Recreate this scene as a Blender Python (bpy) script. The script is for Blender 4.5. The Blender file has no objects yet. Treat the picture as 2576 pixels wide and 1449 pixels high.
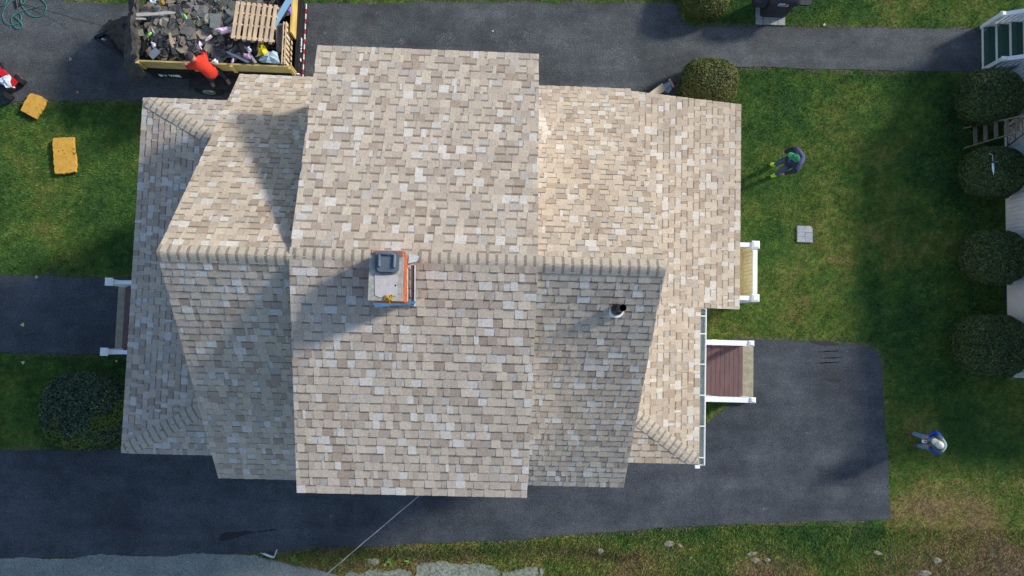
import bpy, math, random
import numpy as np
from mathutils import Vector, Matrix, Quaternion
random.seed(7); RNG = np.random.default_rng(11)
SC = bpy.context.scene; COL = SC.collection

# ------------------------------------------------------------------ camera (drone, looking almost straight down)
H_CAM = 22.2; F_PX = 2019.53; YAW, ROLL, PITCH = 0.0279, -0.0317, 0.0702
ROT = Matrix.Rotation(YAW, 3, 'Z') @ Matrix.Rotation(ROLL, 3, 'Y') @ Matrix.Rotation(PITCH, 3, 'X')
cam = bpy.data.cameras.new('drone_camera'); cam_o = bpy.data.objects.new('drone_camera', cam); COL.objects.link(cam_o)
cam_o.location = (0, 0, H_CAM); cam_o.rotation_euler = ROT.to_euler()
cam.sensor_width = 36; cam.lens = 36 * F_PX / 2576; cam.clip_start = 0.1; cam.clip_end = 600
SC.camera = cam_o
# ------------------------------------------------------------------ light
SUN_AZ, SUN_EL = math.radians(27), math.radians(31)
SUN_DIR = Vector((math.cos(SUN_EL) * math.cos(SUN_AZ), math.cos(SUN_EL) * math.sin(SUN_AZ), math.sin(SUN_EL)))
world = bpy.data.worlds.new('World'); SC.world = world; world.use_nodes = True
wn = world.node_tree; bg = wn.nodes['Background']
sky = wn.nodes.new('ShaderNodeTexSky'); sky.sky_type = 'NISHITA'; sky.sun_disc = False
sky.sun_elevation = SUN_EL; sky.sun_rotation = math.radians(90) - SUN_AZ
sky.air_density = 1.0; sky.dust_density = 1.0; sky.ozone_density = 1.6
wn.links.new(sky.outputs[0], bg.inputs[0]); bg.inputs[1].default_value = 0.14
sun = bpy.data.lights.new('sun', 'SUN'); sun.energy = 2.9; sun.angle = math.radians(7.0); sun.color = (1.0, 0.93, 0.83)
sun_o = bpy.data.objects.new('sun', sun); COL.objects.link(sun_o); sun_o.location = (30, 14, 30)
sun_o.rotation_euler = SUN_DIR.to_track_quat('Z', 'Y').to_euler()
SC.view_settings.view_transform = 'Standard'; SC.view_settings.look = 'None'
SC.view_settings.exposure = 0.45; SC.view_settings.gamma = 1.0; SC.view_settings.use_curve_mapping = False
SC.cycles.max_bounces = 6; SC.cycles.diffuse_bounces = 3; SC.cycles.use_denoising = True

# ------------------------------------------------------------------ helpers
def at(u, v, z=0.0):
    """survey: the place at height z seen at (u, v) of the 2576 px wide photograph"""
    d = ROT @ Vector(((u - 1288) / F_PX, -(v - 724.5) / F_PX, -1.0))
    t = (z - H_CAM) / d.z
    return Vector((0, 0, H_CAM)) + d * t
def on_plane(u, v, p0, n):
    d = ROT @ Vector(((u - 1288) / F_PX, -(v - 724.5) / F_PX, -1.0)); c = Vector((0, 0, H_CAM)); n = Vector(n)
    return c + d * ((Vector(p0) - c).dot(n) / d.dot(n))

class MB:
    def __init__(s): s.v = []; s.f = []; s.m = []; s.c = []; s.smooth = []
    def face(s, pts, mat=0, col=(1, 1, 1), smooth=False):
        i = len(s.v); s.v += [tuple(p) for p in pts]; s.f.append(tuple(range(i, i + len(pts)))); s.m.append(mat); s.c.append(col); s.smooth.append(smooth)
    def mesh(s, verts, faces, mat=0, col=(1, 1, 1), smooth=False):
        i = len(s.v); s.v += [tuple(p) for p in verts]
        for f in faces:
            s.f.append(tuple(i + k for k in f)); s.m.append(mat); s.c.append(col); s.smooth.append(smooth)
    def hexa(s, b, t, mat=0, col=(1, 1, 1)):
        """eight corners: bottom ring b, top ring t (both counter-clockwise from above)"""
        n = len(b)
        s.mesh(list(b) + list(t), [tuple(range(n - 1, -1, -1)), tuple(range(n, 2 * n))] + [(k, (k + 1) % n, n + (k + 1) % n, n + k) for k in range(n)], mat, col)
    def box(s, c, size, rz=0, mat=0, col=(1, 1, 1), q=None):
        x, y, z = [k / 2 for k in size]; M = (q.to_matrix() if q else Matrix.Rotation(rz, 3, 'Z')); c = Vector(c)
        ring = [(-x, -y), (x, -y), (x, y), (-x, y)]
        s.hexa([c + M @ Vector((a, b, -z)) for a, b in ring], [c + M @ Vector((a, b, z)) for a, b in ring], mat, col)
    def bar(s, a, b, w, h, mat=0, col=(1, 1, 1), up=(0, 0, 1)):
        """rectangular bar from a to b, w wide (sideways), h tall"""
        a, b = Vector(a), Vector(b); d = (b - a).normalized(); up = Vector(up)
        if abs(d.dot(up)) > .98: up = Vector((0, 1, 0))
        sd = d.cross(up).normalized() * w / 2; u = sd.cross(d).normalized() * h / 2
        s.hexa([a - sd - u, a + sd - u, b + sd - u, b - sd - u], [a - sd + u, a + sd + u, b + sd + u, b - sd + u], mat, col)
    def prism(s, pts, z0, z1, mat=0, col=(1, 1, 1)):
        s.hexa([(p[0], p[1], z0) for p in pts], [(p[0], p[1], z1) for p in pts], mat, col)
    def tube(s, path, r, n=6, mat=0, col=(1, 1, 1), caps=True):
        path = [Vector(p) for p in path]; rs = r if isinstance(r, (list, tuple)) else [r] * len(path)
        rings = []; prev = None
        for i, p in enumerate(path):
            d = (path[min(i + 1, len(path) - 1)] - path[max(i - 1, 0)]).normalized()
            ref = prev if prev and abs(prev.dot(d)) < .95 else (Vector((0, 0, 1)) if abs(d.z) < .9 else Vector((1, 0, 0)))
            a = d.cross(ref).normalized(); b = a.cross(d); prev = b
            rings.append([p + (a * math.cos(t) + b * math.sin(t)) * rs[i] for t in [2 * math.pi * k / n for k in range(n)]])
        vs = [q for rr in rings for q in rr]
        fs = [(i * n + k, i * n + (k + 1) % n, (i + 1) * n + (k + 1) % n, (i + 1) * n + k) for i in range(len(path) - 1) for k in range(n)]
        s.mesh(vs, fs, mat, col, True)
        if caps: s.face(rings[0][::-1], mat, col); s.face(rings[-1], mat, col)
    def blob(s, c, rad, nu=12, nv=7, mat=0, col=(1, 1, 1), jit=0, seed=0, e=1.0, smooth=True, q=None):
        rr = random.Random(seed); c = Vector(c); vs = []; fs = []
        sg = lambda a: math.copysign(abs(a) ** e, a)
        for j in range(nv + 1):
            ph = -math.pi / 2 + math.pi * j / nv
            for i in range(nu):
                th = 2 * math.pi * i / nu; k = 1 + rr.uniform(-jit, jit)
                p = Vector((rad[0] * k * sg(math.cos(th)) * sg(math.cos(ph)), rad[1] * k * sg(math.sin(th)) * sg(math.cos(ph)), rad[2] * k * sg(math.sin(ph))))
                vs.append(c + (q @ p if q else p))
        for j in range(nv):
            for i in range(nu): fs.append((j * nu + i, j * nu + (i + 1) % nu, (j + 1) * nu + (i + 1) % nu, (j + 1) * nu + i))
        s.mesh(vs, fs, mat, col, smooth)
    def data(s, name, mats, off=(0, 0, 0)):
        me = bpy.data.meshes.new(name); v = np.array(s.v, dtype=float) - np.array(off)
        me.from_pydata(v.tolist(), [], s.f)
        for m in (mats if isinstance(mats, (list, tuple)) else [mats]): me.materials.append(m)
        me.polygons.foreach_set('material_index', s.m); me.polygons.foreach_set('use_smooth', s.smooth)
        ca = me.color_attributes.new('Col', 'FLOAT_COLOR', 'CORNER')
        cc = np.ones((len(me.loops), 4)); k = 0
        for f, c in zip(s.f, s.c): cc[k:k + len(f), :3] = c; k += len(f)
        ca.data.foreach_set('color', cc.ravel()); me.update(); return me

WL = {}
def obj(name, mb, mats, parent=None, origin=None):
    """link the collected shapes as ONE mesh object (given in world coordinates)"""
    v = np.array(mb.v)
    if parent is not None: off = Vector(WL[parent.name])
    elif origin is not None: off = Vector(origin)
    else: off = Vector(((v[:, 0].min() + v[:, 0].max()) / 2, (v[:, 1].min() + v[:, 1].max()) / 2, v[:, 2].min()))
    o = bpy.data.objects.new(name, mb.data(name, mats, off)); COL.objects.link(o)
    if parent is not None: o.parent = parent
    else: o.location = off
    WL[o.name] = tuple(off); return o
def tag(o, label=None, cat=None, group=None, kind=None):
    if label: o['label'] = label
    if cat: o['category'] = cat
    if group: o['group'] = group
    if kind: o['kind'] = kind
    return o
def thing(name, loc, label, cat, group=None):
    o = bpy.data.objects.new(name, None); COL.objects.link(o); o.location = loc; o.empty_display_size = .2
    WL[o.name] = tuple(loc); return tag(o, label, cat, group)

# ------------------------------------------------------------------ materials
def nodes(name):
    m = bpy.data.materials.new(name); m.use_nodes = True; nt = m.node_tree
    return m, nt, nt.nodes['Principled BSDF']
def N(nt, t, **k):
    n = nt.nodes.new(t)
    for a, b in k.items():
        if a.startswith('i_'):
            n.inputs[int(a[2:]) if a[2:].isdigit() else a[2:]].default_value = b
        else: setattr(n, a, b)
    return n
def noise(nt, scale, detail=4, rough=.55, vec=None):
    n = N(nt, 'ShaderNodeTexNoise'); n.inputs['Scale'].default_value = scale; n.inputs['Detail'].default_value = detail; n.inputs['Roughness'].default_value = rough
    if vec is not None: nt.links.new(vec, n.inputs['Vector'])
    return n.outputs['Fac']
def ramp(nt, fac, stops):
    r = N(nt, 'ShaderNodeValToRGB'); el = r.color_ramp.elements
    while len(el) < len(stops): el.new(.5)
    for e, (p, c) in zip(el, stops): e.position = p; e.color = (*c, 1) if len(c) == 3 else c
    nt.links.new(fac, r.inputs[0]); return r.outputs[0]
def mul(nt, a, b, fac=1.0, mode='MULTIPLY'):
    x = N(nt, 'ShaderNodeMix', data_type='RGBA', blend_type=mode); x.inputs[0].default_value = fac if not hasattr(fac, 'links') else 1
    if hasattr(fac, 'links'): nt.links.new(fac, x.inputs[0])
    for s_, i in ((a, 6), (b, 7)):
        if hasattr(s_, 'links'): nt.links.new(s_, x.inputs[i])
        else: x.inputs[i].default_value = (*s_, 1)
    return x.outputs[2]
def bump(nt, bsdf, h, st=.3, dist=.01):
    b = N(nt, 'ShaderNodeBump'); b.inputs['Strength'].default_value = st; b.inputs['Distance'].default_value = dist
    nt.links.new(h, b.inputs['Height']); nt.links.new(b.outputs[0], bsdf.inputs['Normal'])
def wpos(nt): return N(nt, 'ShaderNodeNewGeometry').outputs['Position']
def plain(name, col, rough=.6, var=.18, scale=14, metal=0, spec=.4, bmp=.0, fine=0):
    m, nt, b = nodes(name); p = wpos(nt); f = noise(nt, scale, 5, .6, p)
    c = mul(nt, col, ramp(nt, f, [(.3, (1 - var,) * 3), (.7, (1 + var,) * 3)]))
    if fine: c = mul(nt, c, ramp(nt, noise(nt, 160, 2, .6, p), [(.3, (1 - fine,) * 3), (.7, (1 + fine,) * 3)]))
    nt.links.new(c, b.inputs['Base Color']); b.inputs['Roughness'].default_value = rough; b.inputs['Metallic'].default_value = metal
    b.inputs['Specular IOR Level'].default_value = spec
    if bmp: bump(nt, b, f, bmp)
    return m
def attr(nt): return N(nt, 'ShaderNodeAttribute', attribute_name='Col').outputs['Color']
def vcol(name, rough=.8, var=.15, scale=25, fine=.2, fscale=150, spec=.3, bmp=.25):
    """colour of each piece from its own attribute, with grain"""
    m, nt, b = nodes(name); p = wpos(nt)
    c = mul(nt, attr(nt), ramp(nt, noise(nt, scale, 4, .6, p), [(.3, (1 - var,) * 3), (.7, (1 + var,) * 3)]))
    g = noise(nt, fscale, 2, .6, p)
    c = mul(nt, c, ramp(nt, g, [(.33, (1 - fine,) * 3), (.67, (1 + fine,) * 3)]))
    nt.links.new(c, b.inputs['Base Color']); b.inputs['Roughness'].default_value = rough; b.inputs['Specular IOR Level'].default_value = spec
    if bmp: bump(nt, b, g, bmp, .006)
    return m
def asphalt(name, col, worn, wear=.5):
    m, nt, b = nodes(name); p = wpos(nt)
    big = noise(nt, .5, 6, .68, p); mid = noise(nt, 2.6, 6, .7, p); fine = noise(nt, 75, 2, .7, p); agg = noise(nt, 24, 4, .75, p)
    c = mul(nt, col, worn, ramp(nt, big, [(.40, (0, 0, 0)), (.66, (wear,) * 3)]), 'MIX')
    c = mul(nt, c, ramp(nt, mid, [(.30, (.78, .785, .80)), (.5, (1, 1, 1)), (.72, (1.22, 1.21, 1.19))]))
    mp = N(nt, 'ShaderNodeMapping'); mp.inputs['Scale'].default_value = (.28, 1.9, 1); nt.links.new(p, mp.inputs['Vector']); c = mul(nt, c, ramp(nt, noise(nt, 1.2, 4, .6, mp.outputs[0]), [(.3, (.80, .81, .83)), (.7, (1.2, 1.19, 1.16))]))
    c = mul(nt, c, ramp(nt, agg, [(.30, (.50,) * 3), (.5, (1, 1, 1)), (.70, (1.6,) * 3)]))
    c = mul(nt, c, ramp(nt, fine, [(.3, (.5,) * 3), (.5, (1, 1, 1)), (.72, (1.6,) * 3)]))
    v = N(nt, 'ShaderNodeTexVoronoi', feature='F1'); v.inputs['Scale'].default_value = .9; nt.links.new(p, v.inputs['Vector'])
    sp = ramp(nt, v.outputs['Distance'], [(.02, (1, 1, 1)), (.14, (0, 0, 0))])          # pale scuffs
    c = mul(nt, c, (.26, .26, .26), mul(nt, sp, ramp(nt, noise(nt, 9, 4, .65, p), [(.52, (0, 0, 0)), (.72, (.6,) * 3)])), 'MIX')
    nt.links.new(c, b.inputs['Base Color']); b.inputs['Roughness'].default_value = .85; b.inputs['Specular IOR Level'].default_value = .35
    bump(nt, b, agg, .6, .012); return m
def wood(name, col, dark=.6, axis=0, rough=.75):
    m, nt, b = nodes(name); p = wpos(nt); mp = N(nt, 'ShaderNodeMapping'); s = [28, 28, 28]; s[axis] = 2.0; mp.inputs['Scale'].default_value = s
    nt.links.new(p, mp.inputs['Vector']); g = noise(nt, 1, 5, .6, mp.outputs[0])
    c = mul(nt, col, ramp(nt, g, [(.3, (dark,) * 3), (.65, (1.12, 1.1, 1.05))]))
    c = mul(nt, c, ramp(nt, noise(nt, 2.5, 3, .5, p), [(.3, (.85,) * 3), (.7, (1.12,) * 3)]))
    nt.links.new(c, b.inputs['Base Color']); b.inputs['Roughness'].default_value = rough; bump(nt, b, g, .15, .004); return m

M = {}
M['shingle'] = vcol('granule_shingle', .92, .12, 26, .24, 95, .15, .5)
M['deck'] = plain('roof_underlay', (.10, .095, .09), .9)
M['white'] = plain('white_vinyl', (.80, .81, .82), .45, .05, 6)
M['fascia'] = plain('white_trim', (.74, .75, .76), .5, .06, 6)
M['siding'] = plain('cream_siding', (.74, .64, .37), .6, .06, 5)
M['brick'] = vcol('brick', .9, .2, 30, .25, 120)
M['mortar'] = plain('mortar_crown', (.36, .36, .31), .95, .3, 16, fine=.2)
M['drive'] = asphalt('driveway_asphalt', (.048, .054, .058), (.102, .112, .118), .85)
M['drive_dark'] = asphalt('sealed_asphalt', (.038, .046, .055), (.078, .090, .102), .85)
def rough_paving(name, stops, scale):
    m, nt, b = nodes(name); p = wpos(nt); f = noise(nt, scale, 5, .75, p); g = noise(nt, 1.6, 4, .6, p)
    c = mul(nt, ramp(nt, f, stops), ramp(nt, g, [(.3, (.75, .78, .74)), (.7, (1.2, 1.2, 1.15))])); c = mul(nt, c, ramp(nt, noise(nt, 70, 2, .7, p), [(.3, (.6,) * 3), (.7, (1.4,) * 3)]))
    nt.links.new(c, b.inputs['Base Color']); b.inputs['Roughness'].default_value = .95; bump(nt, b, f, .9, .03); return m
M['oldpave'] = rough_paving('old_pavement', [(.34, (.06, .065, .045)), (.43, (.17, .185, .15)), (.56, (.25, .275, .23)), (.70, (.36, .385, .33))], 13)
M['gravel'] = rough_paving('gravel', [(.30, (.10, .11, .11)), (.45, (.18, .20, .20)), (.58, (.25, .275, .27)), (.70, (.36, .39, .38))], 26)
M['lawn'] = vcol('lawn_soil', .95, .35, 9, .45, 60, .1, .6)
M['blade'] = vcol('grass_blade', .7, .1, 4, .0, 50, .25, 0)
M['leaf'] = vcol('shrub_leaf', .6, .1, 4, .0, 50, .3, 0)
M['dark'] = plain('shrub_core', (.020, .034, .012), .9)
M['concrete'] = plain('concrete', (.34, .31, .22), .9, .22, 9, fine=.2)
M['paver'] = vcol('paver_stone', .9, .18, 14, .2, 120)
M['maroon'] = wood('maroon_deck_board', (.14, .076, .074), .75, 1, .6)
M['black'] = plain('black_steel', (.012, .012, .014), .45, .3, 5, .0, .5)
M['rubber'] = plain('tyre_rubber', (.015, .015, .016), .85, .3, 9)
M['yellowwood'] = wood('treated_board', (.47, .36, .13), .68, 0)
M['yellowwood_y'] = wood('treated_board_across', (.62, .45, .14), .72, 1)
M['palletwood'] = wood('pallet_board', (.62, .47, .31), .75, 1)
M['greywood'] = wood('weathered_wood', (.24, .20, .155), .6, 0)
M['tarp'] = plain('black_tarp', (.016, .017, .019), .55, .5, 7, 0, .5, .4)
M['tarpmesh'] = plain('dusty_mesh_tarp', (.075, .07, .062), .9, .45, 6, 0, .2, .4)
M['scrap'] = vcol('torn_shingle', .92, .25, 12, .35, 90, .15, .5)
M['vc'] = vcol('coloured_plastic', .5, .06, 8, .0, 60, .4, 0)
M['cloth'] = vcol('cloth', .85, .16, 10, .12, 120, .2, .3)
M['foam'] = plain('yellow_foam', (.62, .34, .055), .95, .16, 7, fine=.16, bmp=.3)
M['hose'] = plain('teal_hose', (.03, .22, .19), .5, .2, 8)
M['steel'] = plain('galvanised_steel', (.45, .46, .47), .4, .2, 12, .7)
M['gutterin'] = plain('gutter_trough', (.34, .40, .35), .7, .3, 6)
M['pipe'] = plain('black_pipe', (.012, .012, .013), .4, .2, 12)
M['lid'] = plain('grey_blue_lid', (.105, .135, .165), .5, .2, 9)
M['tile'] = plain('pinkish_tile', (.50, .46, .44), .8, .12, 12, fine=.08)
M['stone'] = plain('field_stone', (.25, .225, .175), .95, .4, 14, bmp=.4, fine=.2)
M['green_tread'] = wood('green_painted_tread', (.018, .075, .05), .8, 1, .6)
M['wsiding'] = plain('white_siding', (.91, .92, .93), .55, .05, 4)
M['glass'] = plain('window_glass', (.02, .025, .03), .08, .1, 3, 0, .6)
M['cover'] = plain('navy_grill_cover', (.028, .031, .042), .7, .3, 8, 0, .4, .3)
M['letter'] = plain('white_lettering', (.75, .78, .80), .5, .04, 8)
M['letter_blue'] = plain('pale_blue_lettering', (.20, .42, .52), .5, .04, 8)
M['red'] = plain('red_paint', (.55, .012, .025), .4, .1, 6)
M['cable'] = plain('service_cable', (.30, .31, .33), .6, .1, 8)
M['blacktop_patch'] = plain('dark_sealer_stain', (.022, .023, .026), .8, .3, 20, fine=.3)
M['neigh_roof'] = plain('grey_roof', (.16, .15, .14), .9, .3, 8, fine=.3)

# ------------------------------------------------------------------ ground
C0, C1, C2, C3 = at(0, 0), at(2576, 0), at(2576, 1449), at(0, 1449)
X0, X1 = min(C0.x, C3.x) - 1.6, max(C1.x, C2.x) + 1.6
Y0, Y1 = min(C2.y, C3.y) - 1.6, max(C0.y, C1.y) + 1.6
g = MB(); g.face([(-260, -260, -.06), (260, -260, -.06), (260, 260, -.06), (-260, 260, -.06)], col=(.06, .075, .03))
tag(obj('ground', g, M['lawn'], origin=(0, 0, -.06)), kind='structure')

def P2(pts): return [tuple(at(u, v)[:2]) for u, v in pts]
driveA = P2([(-220, -60), (155, -60), (160, 6), (310, 10), (330, 12), (700, 12), (780, 9), (1300, 7), (1690, 7), (1706, 18), (1709, 40), (1716, 55), (1732, 63), (1760, 66), (1900, 68),
             (2200, 71), (2472, 73), (2472, 181), (2200, 177), (1980, 171), (1840, 166), (1760, 165), (1735, 168), (1716, 176), (1706, 190), (1702, 210), (1700, 246), (1500, 246), (900, 246),
             (600, 250), (330, 251), (120, 252), (70, 254), (35, 258), (-10, 266), (-220, 282)])
driveB = P2([(-220, 1136), (120, 1133), (330, 1131), (700, 1128), (1500, 1120), (1767, 1082), (1800, 1050), (1838, 1012), (1838, 856), (1900, 854), (1990, 858), (2060, 862), (2130, 864), (2170, 868),
             (2193, 877), (2208, 890), (2214, 912), (2217, 940), (2224, 1030), (2233, 1150), (2241, 1307), (2080, 1311), (1900, 1316), (1700, 1327), (1500, 1340), (1330, 1355), (1150, 1364), (960, 1372), (800, 1380), (690, 1387), (640, 1391), (500, 1394), (250, 1398), (0, 1408), (-220, 1420)])
walkC = P2([(-220, 693), (0, 693), (100, 694), (200, 698), (330, 701), (480, 704), (480, 892), (330, 893), (200, 892), (100, 889), (0, 886), (-220, 883)])
gravelD = P2([(-220, 1417), (0, 1406), (250, 1397), (420, 1397), (560, 1394), (640, 1399), (668, 1406), (700, 1412), (745, 1420), (770, 1428), (800, 1436), (850, 1446), (870, 1470), (-220, 1600)])
def rag(poly, amp, step, seed):
    rr = random.Random(seed); out = []
    for (ax, ay), (bx, by) in zip(poly, poly[1:] + poly[:1]):
        L = math.hypot(bx - ax, by - ay); n = max(1, int(L / step)); nx, ny = -(by - ay) / max(L, 1e-6), (bx - ax) / max(L, 1e-6)
        for k in range(n):
            t = k / n; d = rr.uniform(-amp, amp); out.append((ax + (bx - ax) * t + nx * d, ay + (by - ay) * t + ny * d))
    return out
oldE = [rag(rag(P2(p), .05, .16, 40 + i), .022, .04, 70 + i) for i, p in enumerate([
    [(868, 1441), (930, 1436), (990, 1433), (1035, 1436), (1040, 1480), (868, 1480)],
    [(1048, 1421), (1075, 1411), (1115, 1413), (1150, 1421), (1195, 1416), (1235, 1424), (1255, 1436), (1250, 1480), (1046, 1480), (1044, 1440)],
    [(1262, 1440), (1300, 1431), (1328, 1424), (1350, 1424), (1354, 1480), (1262, 1480)],
    [(1357, 1426), (1369, 1430), (1374, 1480), (1358, 1480)]])]
driveA, driveB, walkC = [rag(rag(p, .02, .5, i), .012, .09, i + 9) for i, p in enumerate((driveA, driveB, walkC))]; gravelD = rag(rag(gravelD, .05, .6, 3), .016, .07, 13)
def sheet(name, poly, mat, z):
    mb = MB(); mb.face([(x, y, z) for x, y in poly]) if area(poly) > 0 else mb.face([(x, y, z) for x, y in poly[::-1]])
    return tag(obj(name, mb, mat), kind='structure')
def area(p): return .5 * sum(a[0] * b[1] - b[0] * a[1] for a, b in zip(p, p[1:] + p[:1]))
sheet('upper_driveway', driveA, M['drive'], .004)
sheet('lower_driveway', driveB, M['drive_dark'], .004)
sheet('front_walkway', walkC, M['drive_dark'], .004)
sheet('gravel_strip', gravelD, M['gravel'], .009)
for p in oldE:
    p = p if area(p) > 0 else p[::-1]; mb = MB(); mb.prism(p, -.03, .018); tag(obj('old_pavement', mb, M['oldpave']), kind='structure')

def inpoly(x, y, poly):
    x = np.asarray(x); ins = np.zeros(x.shape, bool); n = len(poly); j = n - 1
    for i in range(n):
        xi, yi = poly[i]; xj, yj = poly[j]
        if yi != yj:
            c = ((yi > y) != (yj > y)) & (x < (xj - xi) * (y - yi) / (yj - yi) + xi); ins ^= c
        j = i
    return ins
_perm = RNG.random((64, 64))
def vnoise(x, y, s):
    x = np.asarray(x) * s + 31.7; y = np.asarray(y) * s + 17.3; xi = np.floor(x).astype(int); yi = np.floor(y).astype(int); fx, fy = x - xi, y - yi
    fx = fx * fx * (3 - 2 * fx); fy = fy * fy * (3 - 2 * fy); g = lambda a, b: _perm[a % 64, b % 64]
    return (g(xi, yi) * (1 - fx) + g(xi + 1, yi) * fx) * (1 - fy) + (g(xi, yi + 1) * (1 - fx) + g(xi + 1, yi + 1) * fx) * fy
def fbm(x, y, s, o=4): return sum(vnoise(np.asarray(x) + 7.1 * k, np.asarray(y) - 3.3 * k, s * 2 ** k) * .5 ** k for k in range(o)) / sum(.5 ** k for k in range(o))
def edge_distance():
    gx, gy = np.meshgrid(np.arange(X0, X1, .11), np.arange(Y0, Y1, .11)); d = np.full(gx.shape, 9.0)
    for poly in (driveA, driveB, walkC):
        q = poly[::3]
        for (ax, ay), (bx, by) in zip(q, q[1:] + q[:1]):
            L2 = (bx - ax) ** 2 + (by - ay) ** 2 + 1e-9; t = np.clip(((gx - ax) * (bx - ax) + (gy - ay) * (by - ay)) / L2, 0, 1); d = np.minimum(d, np.hypot(gx - ax - t * (bx - ax), gy - ay - t * (by - ay)))
    return d
DG = edge_distance()
VERGE_Y = at(1500, 1345).y; VX0 = at(660, 1390).x; VX1 = at(2243, 1300).x
def lawn_colour(x, y):
    """turf colour by place: lush, yellow-green, straw and bare soil patches"""
    f = fbm(x, y, .55); h = fbm(x + 40, y, 1.7); k = fbm(x, y + 60, 4.5, 3)
    dry = .55 * f + .30 * h + .15 * k; dry = .44 + (dry - .47) * .72
    south = np.clip((at(1500, 1330).y - y) / .9, 0, 1) * np.clip((x - VX0) / .5, 0, 1)
    corner = np.clip((x - VX1 + .4) / 1.5, 0, 1) * np.clip((at(2300, 1160).y - y) / 1.2, 0, 1)
    dry = dry + .025 + .185 * south + .25 * corner * (.4 + 1.2 * fbm(x + 20, y - 13, .8, 3)) - .03
    dry = dry + .14 * (fbm(x + 11, y - 5, 7.5, 3) - .5)
    stops = np.array([.25, .38, .47, .55, .64, .75, .9])
    cols = np.array([(.030, .078, .022), (.045, .108, .025), (.074, .145, .028), (.130, .180, .036), (.22, .20, .062), (.24, .175, .080), (.16, .115, .075)])
    c = np.stack([np.interp(dry, stops, cols[:, i]) for i in range(3)], -1) * (.62 + .76 * fbm(x - 8, y + 3, 8.5, 2))[..., None]
    rut = south * np.exp(-((y - (at(1500, 1393).y + .12 * np.sin(x * .9))) / .16) ** 2) * np.clip(1 - (x - at(1560, 1390).x) / 1.0, 0, 1)
    c = c * (1 - rut[..., None] * .8) + np.array((.060, .040, .028)) * rut[..., None] * .8
    ed = DG[np.clip(((np.asarray(y) - Y0) / .11 + .5).astype(int), 0, DG.shape[0] - 1), np.clip(((np.asarray(x) - X0) / .11 + .5).astype(int), 0, DG.shape[1] - 1)]
    lush = np.clip(1 - np.abs(ed - .24) / .2, 0, 1) * south; c = c * (1 - .45 * lush[..., None]) + np.array((.060, .150, .020)) * (.45 * lush)[..., None]
    dirt = np.clip(1.25 - ed / .10, 0, 1) * np.clip((fbm(x + 5, y, 2.3, 3) - .36) * 5, 0, 1); c = c * (1 - .75 * dirt[..., None]) + np.array((.17, .145, .10)) * (.75 * dirt)[..., None]
    return c, dry + .25 * dirt
gx = np.arange(X0, X1, .11); gy = np.arange(Y0, Y1, .11); GX, GY = np.meshgrid(gx, gy)
lc, _ = lawn_colour(GX, GY); lc = lc * .75
me = bpy.data.meshes.new('lawn'); nx, ny = len(gx), len(gy)
zz = (fbm(GX, GY, 1.2) - .5) * .014 - .010
idx = np.arange(nx * ny).reshape(ny, nx)
fq = np.stack([idx[:-1, :-1], idx[:-1, 1:], idx[1:, 1:], idx[1:, :-1]], -1).reshape(-1, 4)
me.vertices.add(nx * ny); me.vertices.foreach_set('co', np.stack([GX, GY, zz], -1).ravel())
me.loops.add(fq.size); me.loops.foreach_set('vertex_index', fq.ravel()); me.polygons.add(len(fq)); me.polygons.foreach_set('loop_start', np.arange(0, fq.size, 4))
me.update(calc_edges=True); ca = me.color_attributes.new('Col', 'FLOAT_COLOR', 'POINT')
ca.data.foreach_set('color', np.concatenate([lc.reshape(-1, 3), np.ones((nx * ny, 1))], 1).ravel()); me.materials.append(M['lawn'])
lawn = bpy.data.objects.new('lawn', me); COL.objects.link(lawn); lawn['kind'] = 'structure'

# ------------------------------------------------------------------ the house: measures
XL, XR, YR, ZR = -4.868, 2.642, 1.214, 10.346            # main ridge
W_M, DROP_M = 3.80, 3.323                                 # run and drop of the main gable
DXL, DXR, W_D, DROP_D = -2.947, .730, 3.646, 1.224        # shed dormers
WX0, WX1, WY0, WY1 = XL + .32, XR - .32, YR - W_M + .42, YR + W_M - .42
PLX, PLZ = -7.37, 5.4; PLY0, PLY1 = -2.416, 4.98         # front porch roof eave
PRX, PRZ, PRY0, PRY1 = 5.38, 5.2, .895, 5.37             # rear porch roof, long part
PRX2 = 4.48; PRZ2 = PRZ + .25 * (PRX - PRX2); PRY2 = -2.355
GF = .0
house = thing('house', (-1.1, YR, 0), 'two and a half storey house under new tan asphalt shingles with two wide shed dormers', 'house')
# walls
w = MB()
w.box(((WX0 + WX1) / 2, YR, 3.53), (WX1 - WX0, WY1 - WY0, 7.06))
tx = math.tan(math.atan2(DROP_M, W_M))
for x0, x1 in ((WX0, WX0 + .12), (WX1 - .12, WX1)):      # gable triangles
    zt = ZR - .3; zb = 7.06; half = W_M - .422
    w.hexa([(x0, YR - half, zb), (x1, YR - half, zb), (x1, YR, zt), (x0, YR, zt)][:2] + [(x1, YR + half, zb), (x0, YR + half, zb)],
           [(x0, YR - .02, zt), (x1, YR - .02, zt), (x1, YR + .02, zt), (x0, YR + .02, zt)])
w.box(((-6.95 + WX0) / 2, (PLY0 + PLY1) / 2, 2.65), (WX0 + 6.95, PLY1 - PLY0 - .8, 5.3))   # enclosed front porch
w.box(((WX1 + 4.95) / 2, (PRY0 + PRY1) / 2 - .06, 2.5), (4.95 - WX1, PRY1 - PRY0 - .7, 5.0))
w.box(((WX1 + 4.1) / 2, (PRY2 + PRY0) / 2 + .2, 2.6), (4.1 - WX1, PRY0 - PRY2 - .45, 5.2))
obj('wall', w, M['wsiding'], house)
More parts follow.
